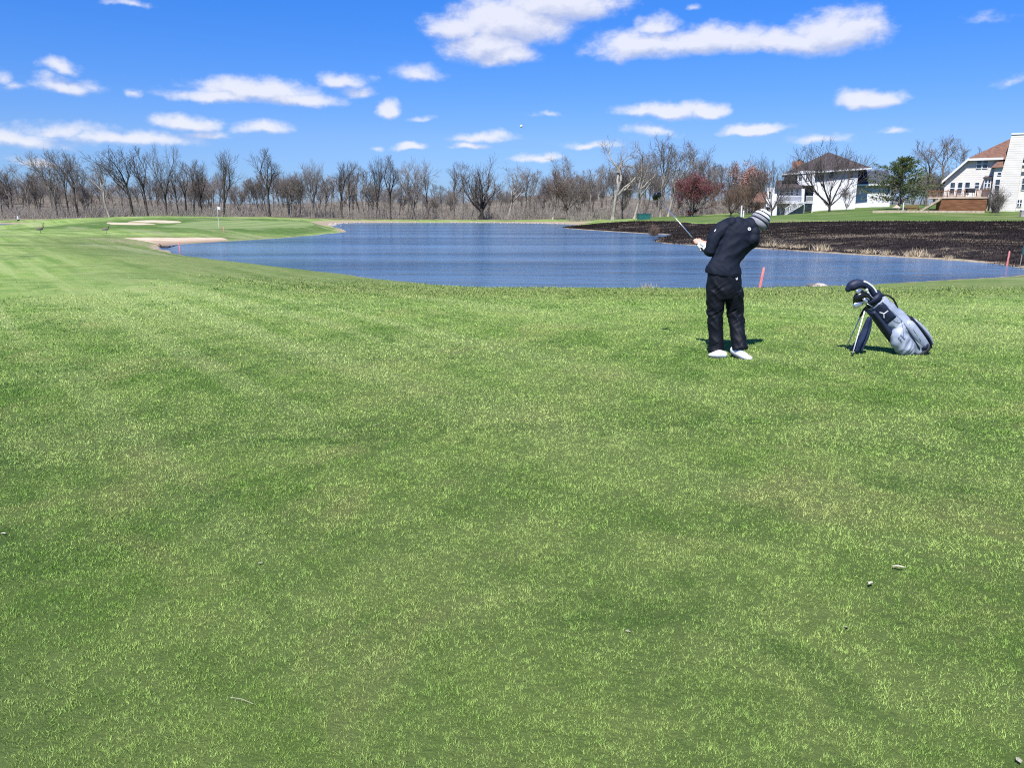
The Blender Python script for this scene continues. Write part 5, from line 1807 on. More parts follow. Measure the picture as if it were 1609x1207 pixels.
mark(jk, 1124, 361.8, [[(-1.6, 1.8), (-.6, -.4), (.9, -1.8), (1.4, -1.2), (.4, .6), (-.8, 2.2)]], white_cloth, 'logo_or_glint')  # white glint on the sleeve, painted as a cloth patch
tro = [o for o in person.children if o.name.startswith('trousers')][0]
mark(tro, 1157.5, 437.4, ringpoly(.7, 1.7, 8, 1.5), white_cloth, 'logo_or_glint')

# club in the golfer's hands
club = thing('golf_club', 'golf club with a black driver head held up by the golfer', 'golf club', GO)
bm = bmesh.new(); add_tube(bm, [shaft_a - sdv * .02, shaft_a + sdv * .255], [.0135, .0105], 12); bmobj('grip', bm, rubber_m, club, True)
bm = bmesh.new(); add_tube(bm, [shaft_a + sdv * .25, shaft_b], [.0068, .0050], 10); bmobj('shaft', bm, steel_m, club, True)
bm = bmesh.new()
hu = Vector((.3, -.9, .35)); hu = (hu - sdv * hu.dot(sdv)).normalized()
hw = sdv.cross(hu).normalized()
add_ball(bm, shaft_b + sdv * .02 - hw * .0, (.052, .056, .034), 18, 12, Matrix((hw, hu, sdv)).transposed())
add_ball(bm, shaft_b + sdv * .022 + hw * .032, (.032, .050, .030), 14, 10, Matrix((hw, hu, sdv)).transposed())
add_tube(bm, [shaft_b - sdv * .035, shaft_b + sdv * .012], [.0075, .012], 10)
remeshed('club_head', bm, .005, 2, black_gloss, club)

# the ball in the air and its height come from its size in the photo
gb = bmesh.new(); add_ball(gb, (0, 0, 0), .0215, 18, 12)
o = bmobj('golf_ball', gb, trim_white, None, True)
o.location = at(819, 198, 12.5)
tag(o, 'white golf ball flying high over the far trees', 'golf ball')

# ------------------------------------------------------------------ golf bag
BO = ground(1438, 8.86)
def B(px, py, dy=0.0):
    return at(px, py, 8.92 + dy) - BO
silver = fabric('silver_fabric', (0.24, 0.275, 0.345), (0.36, 0.40, 0.48), 8, 0.42, 0.5)
navy = fabric('navy_fabric', (0.010, 0.016, 0.038), (0.020, 0.028, 0.058), 9, 0.55, 0.35)
navy2 = fabric('navy_towel', (0.018, 0.028, 0.065), (0.035, 0.050, 0.10), 14, 0.95, 0.1)
white_paint = speckled('white_plastic', (0.66, 0.68, 0.64), (0.78, 0.79, 0.75), 20, 0.4, 0.4)
bag = thing('golf_bag', 'silver and navy golf bag leaning on its two thin stand legs', 'golf bag', BO)
bag_ax = (B(1372, 470) - B(1444, 548)).normalized()
perp = Vector((0, 1, 0)).cross(bag_ax).normalized()       # towards the upper right side
if perp.x < 0:
    perp = -perp
bm = bmesh.new()
add_tube(bm, *dense([B(1446, 549.5), B(1441, 543), B(1424, 525), B(1405, 504), B(1388, 486), B(1377, 474)], [(.120, .115), (.132, .125), (.142, .125), (.136, .122), (.118, .114), (.104, .106)], 5), 28, ref=(0, 1, 0))
def bag_fold(co, n):
    return (1 - abs(mnoise.noise(Vector((co.x * 7 + co.z * 4, co.y * 6, co.z * 9)))) * 3) * .008
body = remeshed('body', bm, .010, 2, silver, bag, bag_fold)
bm = bmesh.new(); add_tube(bm, [B(1374.5, 471.5), B(1371.5, 468.2), B(1369.5, 466)], [(.100, .104), (.105, .107), (.106, .108)], 28, ref=(0, 1, 0)); bmobj('collar', bm, navy, bag, True)
bm = bmesh.new(); add_tube(bm, [B(1448.5, 552.5), B(1446, 549.6), B(1443.5, 547)], [(.118, .112), (.130, .122), (.134, .128)], 28, ref=(0, 1, 0)); bmobj('base', bm, sole_m, bag, True)
# dark underside panel
bm = bmesh.new()
P_, R_2 = dense([B(1436, 556), B(1415, 546), B(1396, 524), B(1380, 503), B(1368, 489)], [(.035, .105), (.042, .110), (.046, .108), (.042, .100), (.036, .092)], 4)
add_tube(bm, P_, R_2, 16, ref=(0, 1, 0)); bmobj('underside_panel', bm, navy, bag, True)
# big lower pocket and the ball pouch
bm = bmesh.new()
Mb = Matrix((perp, Vector((0, 1, 0)), bag_ax)).transposed()
add_tube(bm, *dense([B(1417, 503, -.08), B(1414, 515, -.085), B(1413, 529, -.09), B(1418, 542, -.09), B(1427, 550, -.08), B(1433, 553, -.07)],
                    [(.022, .03), (.066, .055), (.100, .082), (.104, .088), (.085, .075), (.04, .04)], 5), 24, ref=(0, 1, 0))
def pk(co, n):
    return (1 - abs(mnoise.noise(Vector((co.x * 9 + co.z * 3, co.y * 7, co.z * 6 - co.x * 5)))) * 3) * .009 + .004 * math.sin(math.atan2(co.x - co.z * .55, .2) * 40)
pocket = remeshed('pocket', bm, .008, 3, silver, bag, pk)
bm = bmesh.new()
add_tube(bm, *dense([B(1425, 506, -.07), B(1429, 511, -.10), B(1441, 527, -.105), B(1451, 541, -.085), B(1454, 545, -.06)], [(.040, .035), (.058, .048), (.062, .052), (.058, .048), (.040, .035)], 4), 20, ref=(0, 1, 0))
sleeve = bmobj('bottle_sleeve', bm, silver, bag, True)
bm = bmesh.new(); add_tube(bm, [B(1420, 509, -.115), B(1432, 527, -.135), B(1445, 548, -.12)], [(.007, .012)] * 3, 8, ref=(0, 1, 0)); bmobj('piping', bm, navy, bag, True)
bm = bmesh.new(); add_tube(bm, *dense([B(1432, 500, -.05), B(1438, 507, -.09), B(1450, 522, -.10), B(1459, 535, -.07), B(1461, 545, -.05)], [(.012, .05)] * 5, 3), 10, ref=(0, 1, 0)); bmobj('piping', bm, navy, bag, True)
bm = bmesh.new(); add_tube(bm, *dense([B(1433, 502, .0), B(1447, 516, .0), B(1457, 530, .0), B(1461, 540, .0)], [(.025, .09), (.034, .10), (.030, .10), (.018, .08)], 4), 14, ref=(0, 1, 0)); bmobj('pocket', bm, silver, bag, True)
bm = bmesh.new(); add_tube(bm, [B(1449, 549, -.115), B(1454, 545, -.125), B(1457, 541, -.11)], [(.02, .02), (.026, .022), (.018, .02)], 10, ref=(0, 1, 0)); bmobj('buckle', bm, navy, bag, True)
bpy.context.view_layer.update()
def bag_ray(px, py, targets, lift):
    org = Vector((0, 0, EYE)) - BO
    d_ = ray(px, py).normalized()
    best = None
    for o in targets:
        ok, loc, nrm, idx = o.ray_cast(org, d_)
        if ok and (best is None or (loc - org).length < (best - org).length):
            best = loc
    return best - d_ * lift if best is not None else None
def patch(name, corners, targets, mat, nu=8, nv=8, lift=.006, parent=None, thick=.004):
    """cloth patch following the surface it is sewn to; corners in photo pixels"""
    bm = bmesh.new()
    a, b_, c_, d_ = [Vector(q) for q in corners]
    grid = []
    for i in range(nu + 1):
        row = []
        for j in range(nv + 1):
            q = a.lerp(b_, i / nu).lerp(d_.lerp(c_, i / nu), j / nv)
            p = bag_ray(q.x, q.y, targets, lift)
            row.append(bm.verts.new(p) if p is not None else None)
        grid.append(row)
    for i in range(nu):
        for j in range(nv):
            q = (grid[i][j], grid[i + 1][j], grid[i + 1][j + 1], grid[i][j + 1])
            if all(q):
                bm.faces.new(q)
    bmesh.ops.recalc_face_normals(bm, faces=bm.faces)
    o = bmobj(name, bm, mat, parent or bag, True)
    s = o.modifiers.new('s', 'SOLIDIFY'); s.thickness = thick; s.offset = 0
    return o
panel = patch('side_panel', [(1386.5, 474), (1408.5, 497.5), (1392, 510.5), (1370.5, 487)], [body], navy)
bpy.context.view_layer.update()
def stroke(name, pts, w_, targets, mat, parent, lift=.011):
    bm = bmesh.new()
    prev = None
    for i in range(len(pts) - 1):
        a, b_ = Vector(pts[i]), Vector(pts[i + 1])
        nrm = Vector((-(b_ - a).y, (b_ - a).x)).normalized() * w_ * .5
        q = [bag_ray(*(p), targets, lift) for p in (a - nrm, b_ - nrm, b_ + nrm, a + nrm)]
        if all(x is not None for x in q):
            bm.faces.new([bm.verts.new(x) for x in q])
    return bmobj(name, bm, mat, parent)
bmL = []
o = stroke('logo_or_glint', [(1382, 490.6), (1388.3, 492.6)], 1.6, [body], white_cloth, panel, .013)
o2 = stroke('logo_or_glint', [(1388.3, 493.4), (1395.6, 488)], 1.6, [body], white_cloth, panel, .0135)
o3 = stroke('logo_or_glint', [(1388.6, 492.2), (1389.2, 499.6)], 1.6, [body], white_cloth, panel, .014)
bpy.ops.object.select_all(action='DESELECT')
# embroidered script on the pocket: two short slanted lines of looping letters
def script(px, py, ang, n, size, seed):
    rnd = random.Random(seed)
    pts = []
    ca, sa = math.cos(ang), math.sin(ang)
    for k in range(n * 6 + 1):
        t = k / 6
        x = t * size * .82 + math.sin(t * 2 * PI) * size * .28
        y = -abs(math.sin(t * PI)) * size * (1.0 if int(t) % 3 else 1.7) * (.7 + .5 * rnd.random())
        pts.append((px + x * ca - y * sa, py + x * sa + y * ca))
    return pts
bm_t = [script(1414.2, 526.8, math.radians(47), 7, 1.75, 4), script(1410.6, 531.2, math.radians(47), 6, 1.75, 9)]
for s_ in bm_t:
    stroke('lettering', s_, .5, [pocket], navy, pocket, .009)
stroke('seam', [(1411, 502), (1404, 514), (1398, 527)], .35, [body, pocket], navy, bag, .004)
stroke('seam', [(1416, 504), (1419, 516), (1420, 528)], .35, [body, pocket], navy, bag, .004)
stroke('piping', [(1368, 489), (1381, 506), (1397, 525)], .7, [body, pocket, bag.children[3]], white_cloth, bag, .006) if False else None
stroke('zip', [(1428.5, 509), (1437, 521), (1447, 536)], .55, [sleeve], navy, sleeve, .004)
stroke('zip', [(1399, 500), (1407, 505.5), (1414, 508)], .6, [body, pocket], navy, bag, .005)
stroke('seam', [(1379, 470.5), (1391, 478), (1409, 496), (1418, 505)], .45, [body], navy, bag, .004)
stroke('seam', [(1404, 536), (1413, 547), (1426, 551.5)], .4, [pocket], navy, pocket, .004)
# strap, handle, stand legs
bm = bmesh.new(); add_tube(bm, *dense([B(1381, 465, -.02), B(1392, 463.5, -.04), B(1403, 469.5, -.05), B(1409, 481, -.05), B(1411, 492, -.03)], [(.009, .020)] * 5, 5), 10, ref=(0, 1, 0)); strap = bmobj('strap', bm, rubber_m, bag, True)
bm = bmesh.new(); add_tube(bm, *dense([B(1410, 490, .0), B(1418, 494, .02), B(1428, 498, .02), B(1437, 505, .0)], [(.016, .035)] * 4, 4), 10, ref=(0, 1, 0)); bmobj('strap', bm, rubber_m, bag, True)
piv = B(1360, 486, .0)
f1, f2 = at(1338.5, 560.5, 8.74) - BO, at(1328.5, 550.5, 9.22) - BO
for f_, p_ in ((f1, B(1358.5, 489, -.07)), (f2, B(1353, 495, .10))):
    f_.z = tz(f_.x + BO.x, f_.y + BO.y) - BO.z
    bm = bmesh.new(); add_tube(bm, [p_, f_], [.0075, .0065], 10); lg = bmobj('stand_leg', bm, white_paint, bag, True)
    bm = bmesh.new(); add_tube(bm, [f_ + (p_ - f_).normalized() * .035, f_ - Vector((0, 0, .004))], [.010, .011], 10); bmobj('rubber_foot', bm, rubber_m, lg, True)
bm = bmesh.new(); add_tube(bm, [B(1366, 480, -.02), piv, B(1357, 489, .02), B(1351, 498, .04)], [.022, .026, .020, .010], 12); bmobj('leg_hinge', bm, rubber_m, bag, True)

# towel hung from the bag
def towel():
    bm = bmesh.new()
    Lp = [B(1365, 497, -.10), B(1360, 506, -.10), B(1354, 520, -.09), B(1348, 531, -.08), B(1340, 542, -.07), B(1334, 551.5, -.04)]
    Rp = [B(1369, 499, -.10), B(1369.5, 507, -.10), B(1368, 519, -.09), B(1365, 530, -.08), B(1361, 540, -.07), B(1356, 553, -.05)]
    n = 10
    rows = []
    LL, _ = dense(Lp, [.01] * 6, 4)
    RR, _ = dense(Rp, [.01] * 6, 4)
    for a, b_ in zip(LL, RR):
        row = []
        for k in range(n + 1):
            t = k / n
            q = a.lerp(b_, t)
            q.y += .022 * math.sin(t * 9 + a.z * 3) * (1.2 - a.z)
            row.append(bm.verts.new(q))
        rows.append(row)
    for i in range(len(rows) - 1):
        for k in range(n):
            bm.faces.new((rows[i][k], rows[i][k + 1], rows[i + 1][k + 1], rows[i + 1][k]))
    o = bmobj('towel', bm, navy2, None, True)
    s = o.modifiers.new('s', 'SOLIDIFY'); s.thickness = .008
    o.location = BO
    tag(o, 'navy towel hanging from the golf bag down between its legs', 'towel')
towel()

# clubs standing in the bag
CG = 'clubs standing in the golf bag'
def bag_club(label, inside_pt, neck_pt, cover=None, iron=None):
    root = thing('golf_club', label, 'golf club', BO, 0, CG)
    bm = bmesh.new(); add_tube(bm, [inside_pt, neck_pt], [.0062, .0052], 8); bmobj('shaft', bm, steel_m, root, True)
    if cover:
        pts, rr_, mat, stripe = cover
        bm = bmesh.new(); P, R = dense(pts, rr_, 5)
        add_tube(bm, P, R, 18, ref=(0, 1, 0)); add_ball(bm, P[-1], max(R[-1]) * .98, 12, 8); 
        cv = remeshed('head_cover', bm, .006, 2, mat, root)
        if stripe:
            bm = bmesh.new()
            n = len(P)
            a, b_ = int(n * stripe[0]), int(n * stripe[1])
            for i in range(a, b_):
                pass
            sp_ = [P[i] + Vector((0, -R[i][1] * .78, 0)) + (frame_of(P[min(i + 1, n - 1)] - P[max(i - 1, 0)], Vector((0, 1, 0)))[0] * stripe[3] * R[i][0] * .68) for i in range(a, b_)]
            add_tube(bm, sp_, [stripe[2]] * len(sp_), 8); bmobj('stripe', bm, white_cloth, cv, True)
    if iron:
        c, dirv, mat, s_ = iron
        bm = bmesh.new()
        d_ = dirv.normalized()
        u, v = frame_of(d_, Vector((0, 1, 0)))
        add_tube(bm, [neck_pt, neck_pt.lerp(c, .6), c], [(.007, .007), (.010, .008), (.012, .010)], 8, ref=(0, 1, 0))
        add_tube(bm, [c - d_ * .012 * s_, c + d_ * .02 * s_, c + d_ * .05 * s_, c + d_ * .075 * s_], [(.016 * s_, .007), (.024 * s_, .009), (.030 * s_, .010), (.020 * s_, .007)], 14, ref=(0, 1, 0))
        bmobj('club_head', bm, mat, root, True)
    return root
mouth = B(1377, 474)
bag_club('driver in the bag under a long navy head cover with white stripes', B(1384, 479, .02), B(1371, 461, .0),
         ([B(1374, 463, -.02), B(1368, 454, -.02), B(1358, 447.5, -.02), B(1347, 446, -.02), B(1338, 450, -.02), B(1333, 454, -.02)], [.032, .036, .044, .056, .058, .036], navy, (.05, .52, .011, -1)))
bag_club('wood in the bag under a blunt black head cover below the driver', B(1382, 480, -.03), B(1366, 466, -.05),
         ([B(1369, 470, -.06), B(1362, 464.5, -.06), B(1354, 463.5, -.06), B(1347, 467, -.06), B(1344, 472, -.06)], [.024, .030, .046, .044, .028], black_gloss, None))
bag_club('iron in the bag with the lowest, brightest pale head', B(1378, 486, -.05), B(1360, 476, -.06), iron=(B(1353, 477.5, -.07), B(1344, 481, -.07) - B(1353, 477.5, -.07), steel_m, 1.25))
bag_club('iron in the bag with a small round head beside the driver cover', B(1380, 478, -.06), B(1366, 462, -.09), iron=(B(1363, 458.5, -.10), Vector((-.3, -.2, .5)), white_cloth, .55))
bag_club('iron in the bag with a dull head between the two covers', B(1380, 476, .04), B(1357, 457.5, -.02), iron=(B(1353, 455, -.075), Vector((-.8, -.3, -.45)), steel_m, .9))
bag_club('iron in the bag with a dark head just above the lowest one', B(1377, 484, .03), B(1358, 472, -.01), iron=(B(1353, 472.5, -.03), Vector((-.8, 0, -.35)), black_gloss, 1.2))
bag_club('iron in the bag with its blade turned edge on', B(1379, 480, .0), B(1362, 468, -.09), iron=(B(1358, 470, -.115), Vector((.45, 0, -.6)), steel_m, .8))

# ------------------------------------------------------------------ geese
goose_body = speckled('goose_feathers', (0.10, 0.078, 0.058), (0.26, 0.22, 0.175), 7, 0.9, 0.1, st=(2, 1, 4))
goose_black = speckled('goose_black', (0.010, 0.010, 0.011), (0.022, 0.022, 0.022), 10, 0.7, 0.2)
goose_white = speckled('goose_white', (0.62, 0.61, 0.58), (0.72, 0.71, 0.69), 10, 0.8, 0.2)
def goose(px, py, label, rz, hk):
    g = hit(px, py)
    root = thing('goose', label, 'goose', g, rz, None)
    root.scale = (.86, .86, .86)
    bm = bmesh.new()
    add_tube(bm, *dense([(-.36, 0, .33), (-.25, 0, .35), (-.05, 0, .36), (.13, 0, .40), (.22, 0, .44)], [(.03, .02), (.10, .075), (.15, .135), (.13, .125), (.06, .07)], 4), 16, ref=(0, 1, 0))
    add_tube(bm, *dense([(.16, 0, .42), (.25, 0, .52), (.27, 0, .64 * hk), (.27, 0, .78 * hk), (.31, 0, .86 * hk)], [.075, .048, .036, .034, .036], 4), 12, ref=(0, 1, 0))
    add_ball(bm, (.32, 0, .87 * hk), (.058, .042, .045), 12, 8)
    add_tube(bm, [(.36, 0, .865 * hk), (.43, 0, .845 * hk)], [(.022, .020), (.008, .010)], 8, ref=(0, 1, 0))
    for s in (-1, 1):
        add_tube(bm, [(.0, .06 * s, .27), (.0, .065 * s, .13), (.01, .065 * s, .03)], [.035, .015, .012], 8)
        add_tube(bm, [(-.02, .065 * s, .015), (.10, .07 * s, .008)], [(.012, .012), (.045, .008)], 8, ref=(0, 0, 1))
    b0 = remeshed('body', bm, .014, 2, goose_body, root)
    b0.data.materials.append(goose_black); b0.data.materials.append(goose_white)
    for p in b0.data.polygons:
        c = p.center
        if (c.x > .2 and c.z > .52) or c.z < .16 or c.x < -.30:
            p.material_index = 1
        elif c.z < .30 or (c.x < -.2 and c.z < .34):
            p.material_index = 2
        if .27 < c.x < .345 and .80 * hk < c.z < .865 * hk and abs(c.y) > .015:
            p.material_index = 2
    for s in (-1, 1):
        bm = bmesh.new()
        add_tube(bm, *dense([(.14, .115 * s, .40), (-.02, .145 * s, .40), (-.22, .10 * s, .37), (-.38, .03 * s, .35)], [(.05, .015), (.085, .02), (.055, .018), (.015, .01)], 4), 12, ref=(0, 1, 0))
        bmobj('wing', bm, goose_body, root, True)
goose(64, 366.0, 'goose farther left, standing upright on the fairway with its neck stretched', 0.25, 1.0)
goose(167, 366.5, 'goose farther right, standing near the mound with its head lower', 0.35, .86)

# ------------------------------------------------------------------ rocks, driftwood, tufts, leaves, divots
rock_dark = speckled('rock_dark', (0.10, 0.09, 0.085), (0.23, 0.20, 0.19), 7, 0.9, 0.2, bumpk=.6, bdist=.02)
rock_pale = speckled('rock_pale', (0.30, 0.26, 0.225), (0.48, 0.425, 0.37), 6, 0.9, 0.2, bumpk=.6, bdist=.02)
def rock(px, py, size, mat, label, seed, y=None, name='rock', group=None):
    g = hit(px, py) if y is None else ground(px, y)
    bm = bmesh.new()
    bmesh.ops.create_icosphere(bm, subdivisions=3, radius=1)
    for v in bm.verts:
        n = mnoise.noise(v.co * 1.3 + Vector((seed, 0, 0))) * .35 + mnoise.noise(v.co * 3.1 + Vector((seed, 3, 0))) * .14
        v.co = v.co * (1 + n)
        v.co.x *= size[0]; v.co.y *= size[1]; v.co.z = max(v.co.z, -.45) * size[2]
    o = bmobj(name, bm, mat, None, False)
    o.location = (g.x, g.y, g.z + size[2] * .15)
    tag(o, label, 'rock', group)
rock(1275.5, 448, (.14, .12, .10), rock_dark, 'dark brown rock at the water edge between the golfer and the bag', 3, 22.6)
rock(1287, 448, (.20, .14, .085), rock_pale, 'flat pale rock touching the dark one at the water edge', 8, 22.5)
bm = bmesh.new()
add_tube(bm, *dense([(-.9, 0, .28), (-.6, .05, .12), (-.2, 0, .10), (.3, .02, .14), (.85, 0, .26), (1.15, .05, .36)], [.03, .13, .15, .10, .06, .02], 4), 10)
add_tube(bm, [(-.5, 0, .16), (-.75, .1, .42), (-.8, .1, .55)], [.08, .05, .02], 8)
add_tube(bm, [(.2, 0, .14), (.5, -.2, .36)], [.05, .015], 8)
o = bmobj('driftwood', bm, bark_dark, None, True)
o.location = hit(262, 389.5)
o.scale = (.6, .6, .5)
tag(o, 'dark driftwood branch lying where the sandy beach meets the grass', 'driftwood')

straw_m = speckled('dry_straw', (0.36, 0.28, 0.17), (0.62, 0.52, 0.37), 1.5, 0.9, 0.1)
def tuft_mesh(seed, n=130, h=.55, spread=.22):
    rg = np.random.default_rng(seed)
    V = []
    for _ in range(n):
        b0 = np.array([rg.normal(0, spread), rg.normal(0, spread * .7), -.03])
        d0 = np.array([rg.normal(0, .42), rg.normal(0, .42), 1.0])
        L = h * rg.uniform(.45, 1.2)
        a = rg.uniform(0, 6.28)
        w_ = np.array([math.cos(a), math.sin(a), 0]) * .014
        t = b0 + d0 / np.linalg.norm(d0) * L
        V += [b0 - w_, b0 + w_, t]
    V = np.array(V)
    me = mesh_np('dry_tuft', V, np.arange(len(V)).reshape(-1, 3))
    me.materials.append(straw_m)
    return me
TM = [tuft_mesh(k) for k in range(4)]
TG = 'dry grass tufts along the burnt bank'
rnd = random.Random(12)
tufts = [(1202, 389.5, 1.0), (1213, 390, 1.4), (1232, 391.5, 1.5), (1246, 392.5, 1.0), (1258, 393, 1.1), (1289, 395.5, 1.7), (1300, 396.5, 1.2), (1335, 398, .8), (1365, 400.5, 1.6), (1392, 402, 1.3), (1432, 404, 1.1), (1441, 405, 1.5), (1460, 406, .9), (1490, 408.5, .8), (1168, 388, .9), (1118, 386.5, .8)]
for i, (px, py, s_) in enumerate(tufts):
    p = onz(px, py, WATER)
    d_ = Vector((p.x, p.y, 0)).normalized()
    p = p + d_ * .35
    o = bpy.data.objects.new('dry_tuft', TM[i % 4]); COL.objects.link(o)
    o.location = (p.x, p.y, tz(p.x, p.y)); o.scale = (s_ * .8, s_ * .8, s_ * rnd.uniform(.35, .62)); o.rotation_euler = (0, 0, rnd.uniform(0, 6))
    tag(o, 'pale dry grass tuft on the burnt far bank, at the water edge', 'grass tuft', TG)
p = onz(1015, 452.5, WATER) ; p.y -= .2
o = bpy.data.objects.new('dry_tuft', TM[1]); COL.objects.link(o)
o.location = (p.x, p.y, tz(p.x, p.y)); o.scale = (.55, .55, .5)
tag(o, 'small pale tuft on the near bank left of the golfer', 'grass tuft')

# pale stones heaped along the far shore
rg = np.random.default_rng(31)
tv, tf = [], []
ico = bmesh.new(); bmesh.ops.create_icosphere(ico, subdivisions=1, radius=1)
iv = np.array([v.co[:] for v in ico.verts]); ifc = np.array([[v.index for v in f.verts] for f in ico.faces]); ico.free()
c0 = 0
far = [q for q in pond_xy if q[1] > 135 and q[0] < 10]
for q in far:
    for _ in range(3):
        if rg.random() < .55:
            continue
        p = np.array(q) + rg.normal(0, .45, 2)
        z = tz(p[0], p[1])
        s_ = rg.uniform(.08, .26)
        v = iv * (1 + rg.normal(0, .14, (len(iv), 1))) * s_ * np.array([1.3, 1, .7])
        tv.append(v + np.array([p[0], p[1], max(z, WATER) + s_ * .1])); tf.append(ifc + c0); c0 += len(iv)
o = link('shore_stones', mesh_np('shore_stones', np.vstack(tv), np.vstack(tf)), rock_pale)
tag(o, 'pale rubble stones lining the far shore of the pond', 'stones', kind='stuff')

leaf_m = speckled('dry_leaf', (0.60, 0.55, 0.40), (0.74, 0.70, 0.56), 20, 0.8, 0.2)
chip_m = speckled('pale_chip', (0.42, 0.38, 0.28), (0.55, 0.50, 0.40), 30, 0.8, 0.2)
def leaf_mesh(seed, L, W, curl):
    rnd = random.Random(seed)
    bm = bmesh.new()
    n = 7
    rows = []
    for i in range(n + 1):
        t = i / n
        w_ = W * math.sin(PI * min(1, max(.04, t))) ** .8 * (1 + rnd.uniform(-.15, .15))
        z = curl * (math.sin(t * PI) * .5 + .25)
        rows.append([bm.verts.new(((t - .5) * L, k * w_, z + abs(k) * curl * .8 + rnd.uniform(0, .002))) for k in (-1, -.5, 0, .5, 1)])
    for i in range(n):
        for k in range(4):
            bm.faces.new((rows[i][k], rows[i + 1][k], rows[i + 1][k + 1], rows[i][k + 1]))
    bmesh.ops.solidify(bm, geom=bm.faces[:], thickness=.0012)
    me = bpy.data.meshes.new('dry_leaf'); bm.to_mesh(me); bm.free()
    return me
LM = [leaf_mesh(k, .055, .016, .004) for k in range(3)]
LG = 'dead leaves scattered over the fairway'
spots_l = [(409, 889, 1, 'dead leaf on the grass, lone speck in the lower left part of the fairway'), (534, 764, .8, None), (987, 996, .9, None), (5, 842, 1.2, None), (67, 497, 1.6, None), (62, 502, 1.5, None),
           (33, 456, 2, None), (1437, 690, .8, None), (1058, 745, .8, None), (1330, 990, .9, None), (1600, 1200, 1.2, None), (1224, 607, 1.2, None), (985, 580, 1.3, None),
           (700, 522, 1.4, None), (330, 520, 1.5, None), (100, 560, 1.4, None), (590, 670, 1.0, None), (1090, 624, 1.0, None), (1020, 601, 1.0, None), (840, 560, 1.2, None), (255, 612, 1.2, None), (245, 450, 2, None), (420, 640, 1.0, None), (1515, 688, .8, None)]
for i, (px, py, s_, lb) in enumerate(spots_l):
    p = onz(px, py, 0.0)
    o = bpy.data.objects.new('dry_leaf', LM[i % 3]); COL.objects.link(o)
    o.location = (p.x, p.y, tz(p.x, p.y) + .010); o.scale = (s_ * .42, s_ * .42, s_ * .42)
    o.rotation_euler = (rnd.uniform(-.2, .25), rnd.uniform(-.2, .2), rnd.uniform(0, 6.28))
    o.data.materials.append(leaf_m) if not o.data.materials else None
    tag(o, lb or 'small tan dead leaf lying on the mown grass', 'leaf', LG)
for (px, py, L, W, lb) in ((1411, 897, .050, .0065, 'longer pale wood chip lying on the grass at lower right'), (1367, 923, .032, .0065, 'shorter pale wood chip on the grass, nearer than the long one')):
    p = onz(px, py, 0.0)
    bm = bmesh.new()
    add_tube(bm, [(-L / 2, 0, 0), (-L * .2, .002, .003), (L * .2, -.001, .003), (L / 2, .002, 0)], [(W * .6, W * .4), (W, W * .7), (W, W * .7), (W * .5, W * .4)], 8, ref=(0, 0, 1))
    o = bmobj('wood_chip', bm, chip_m)
    o.location = (p.x, p.y, tz(p.x, p.y) + .020); o.rotation_euler = (.1, .1, 2.7 if L > .04 else .75)
    tag(o, lb, 'wood chip')
p = onz(380, 1108, 0)
bm = bmesh.new(); add_tube(bm, [(-.045, 0, 0), (0, .004, .001), (.05, -.003, .000)], [.0006, .0008, .0005], 6)
o = bmobj('straw_stalk', bm, chip_m); o.location = (p.x, p.y, tz(p.x, p.y) + .017); o.rotation_euler = (0, 0, -.35)
tag(o, 'thin dry straw stalk lying on the grass at lower left', 'straw')
divot_m = speckled('divot_sand', (0.20, 0.145, 0.08), (0.40, 0.29, 0.18), 40, 0.95, 0.1, bumpk=.6, bdist=.01)
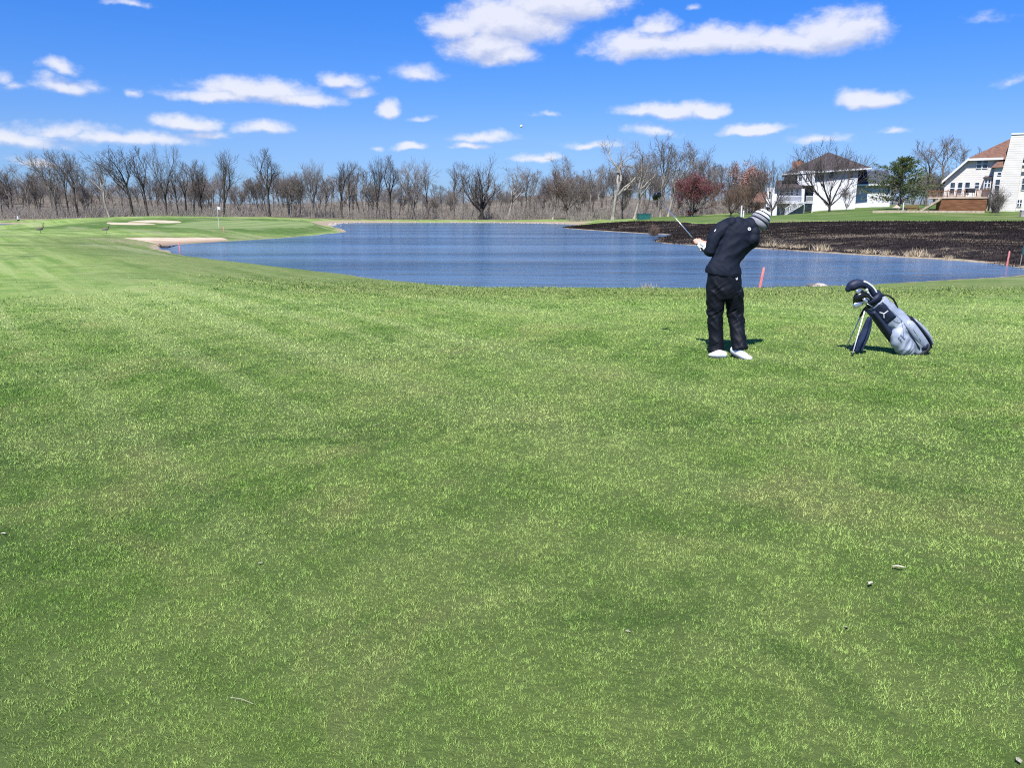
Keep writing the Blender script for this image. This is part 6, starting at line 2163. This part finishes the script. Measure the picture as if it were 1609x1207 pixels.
for (px, py, a, b_, lb) in ((1536, 655, .16, .07, 'sandy divot farthest away, in the turf at right below the golf bag'), (1155, 775, .055, .035, 'small peach coloured divot in the turf, right one of a close pair'),
                            (1116, 776, .07, .05, 'darker bare divot, left one of a close pair below the golfer'), (1243, 751, .09, .045, 'bare scar in the turf just above the close pair of divots')):
    p = onz(px, py, 0.0)
    bm = bmesh.new()
    bmesh.ops.create_circle(bm, cap_ends=True, segments=28, radius=1)
    bmesh.ops.inset_region(bm, faces=bm.faces[:], thickness=.35, depth=.0)
    for i, v in enumerate(bm.verts):
        r_ = v.co.length
        k = .75 + .6 * mnoise.noise(v.co.normalized() * 1.6 + Vector((px, py, 0))) + .35 * mnoise.noise(v.co.normalized() * 5 + Vector((py, px, 0)))
        v.co = Vector((v.co.x * a * k, v.co.y * b_ * k, .007 if r_ < .9 else -.002))
    o = bmobj('divot', bm, divot_m)
    o.location = (p.x, p.y, tz(p.x, p.y))
    tag(o, lb, 'divot')

# charred stubble standing on the burnt ground, with paler unburnt stems in the streaks
rg = np.random.default_rng(41)
bb0, bb1 = burn_xy.min(0), burn_xy.max(0)
Ns = 260000
u_ = rg.random(Ns)
yy = 28 + (150 - 28) * u_ ** 1.5
xx = rg.uniform(bb0[0], bb1[0], Ns)
Pq = np.column_stack([xx, yy])
ok = inside(Pq, burn_xy) & (np.abs(xx) < yy * .76)
Pq = Pq[ok][:90000]
zq, sdq = terrain(Pq, True)
nz_ = 0.62 * vnoise(Pq * np.array([.45, 1.0]), .5) + 0.38 * vnoise(Pq + 7, 1.7)
pale = np.clip((nz_ - .62) * 7 + .9 * np.exp(-((sdq - 8.5) / 3.0) ** 2) * (Pq[:, 1] < 70) - .35, 0, 1)
N = len(Pq)
dist = np.hypot(Pq[:, 0], Pq[:, 1])
hq = rg.uniform(.04, .13, N) * (1 + .5 * (rg.random(N) < .05)) * (1 - .3 * pale)
wq = dist * .00045
aq = rg.uniform(0, 2 * PI, N)
b0 = np.column_stack([Pq, zq - .02])
sd_v = np.column_stack([np.cos(aq), np.sin(aq), np.zeros(N)]) * wq[:, None]
tp = b0 + np.column_stack([rg.normal(0, .5, N) * hq, rg.normal(0, .5, N) * hq, hq + .02])
V = np.stack([b0 - sd_v, b0 + sd_v, tp], 1).reshape(-1, 3)
me = mesh_np('charred_stubble', V, np.arange(3 * N).reshape(-1, 3))
at_ = me.attributes.new('pale', 'FLOAT', 'FACE')
at_.data.foreach_set('value', (pale * rg.uniform(.3, 1, N)).astype(np.float32))
stub_m, nt, b = new_mat('charred_stubble', 0.95, 0.05)
nt.l(nt.mix(nt.attr('pale'), (0.021, 0.0165, 0.0145), (0.33, 0.265, 0.185)), b.inputs['Base Color'])
o = link('charred_stubble', me, stub_m)
tag(o, 'charred black stubble with tan unburnt streaks on the burnt ground', 'stubble', kind='stuff')
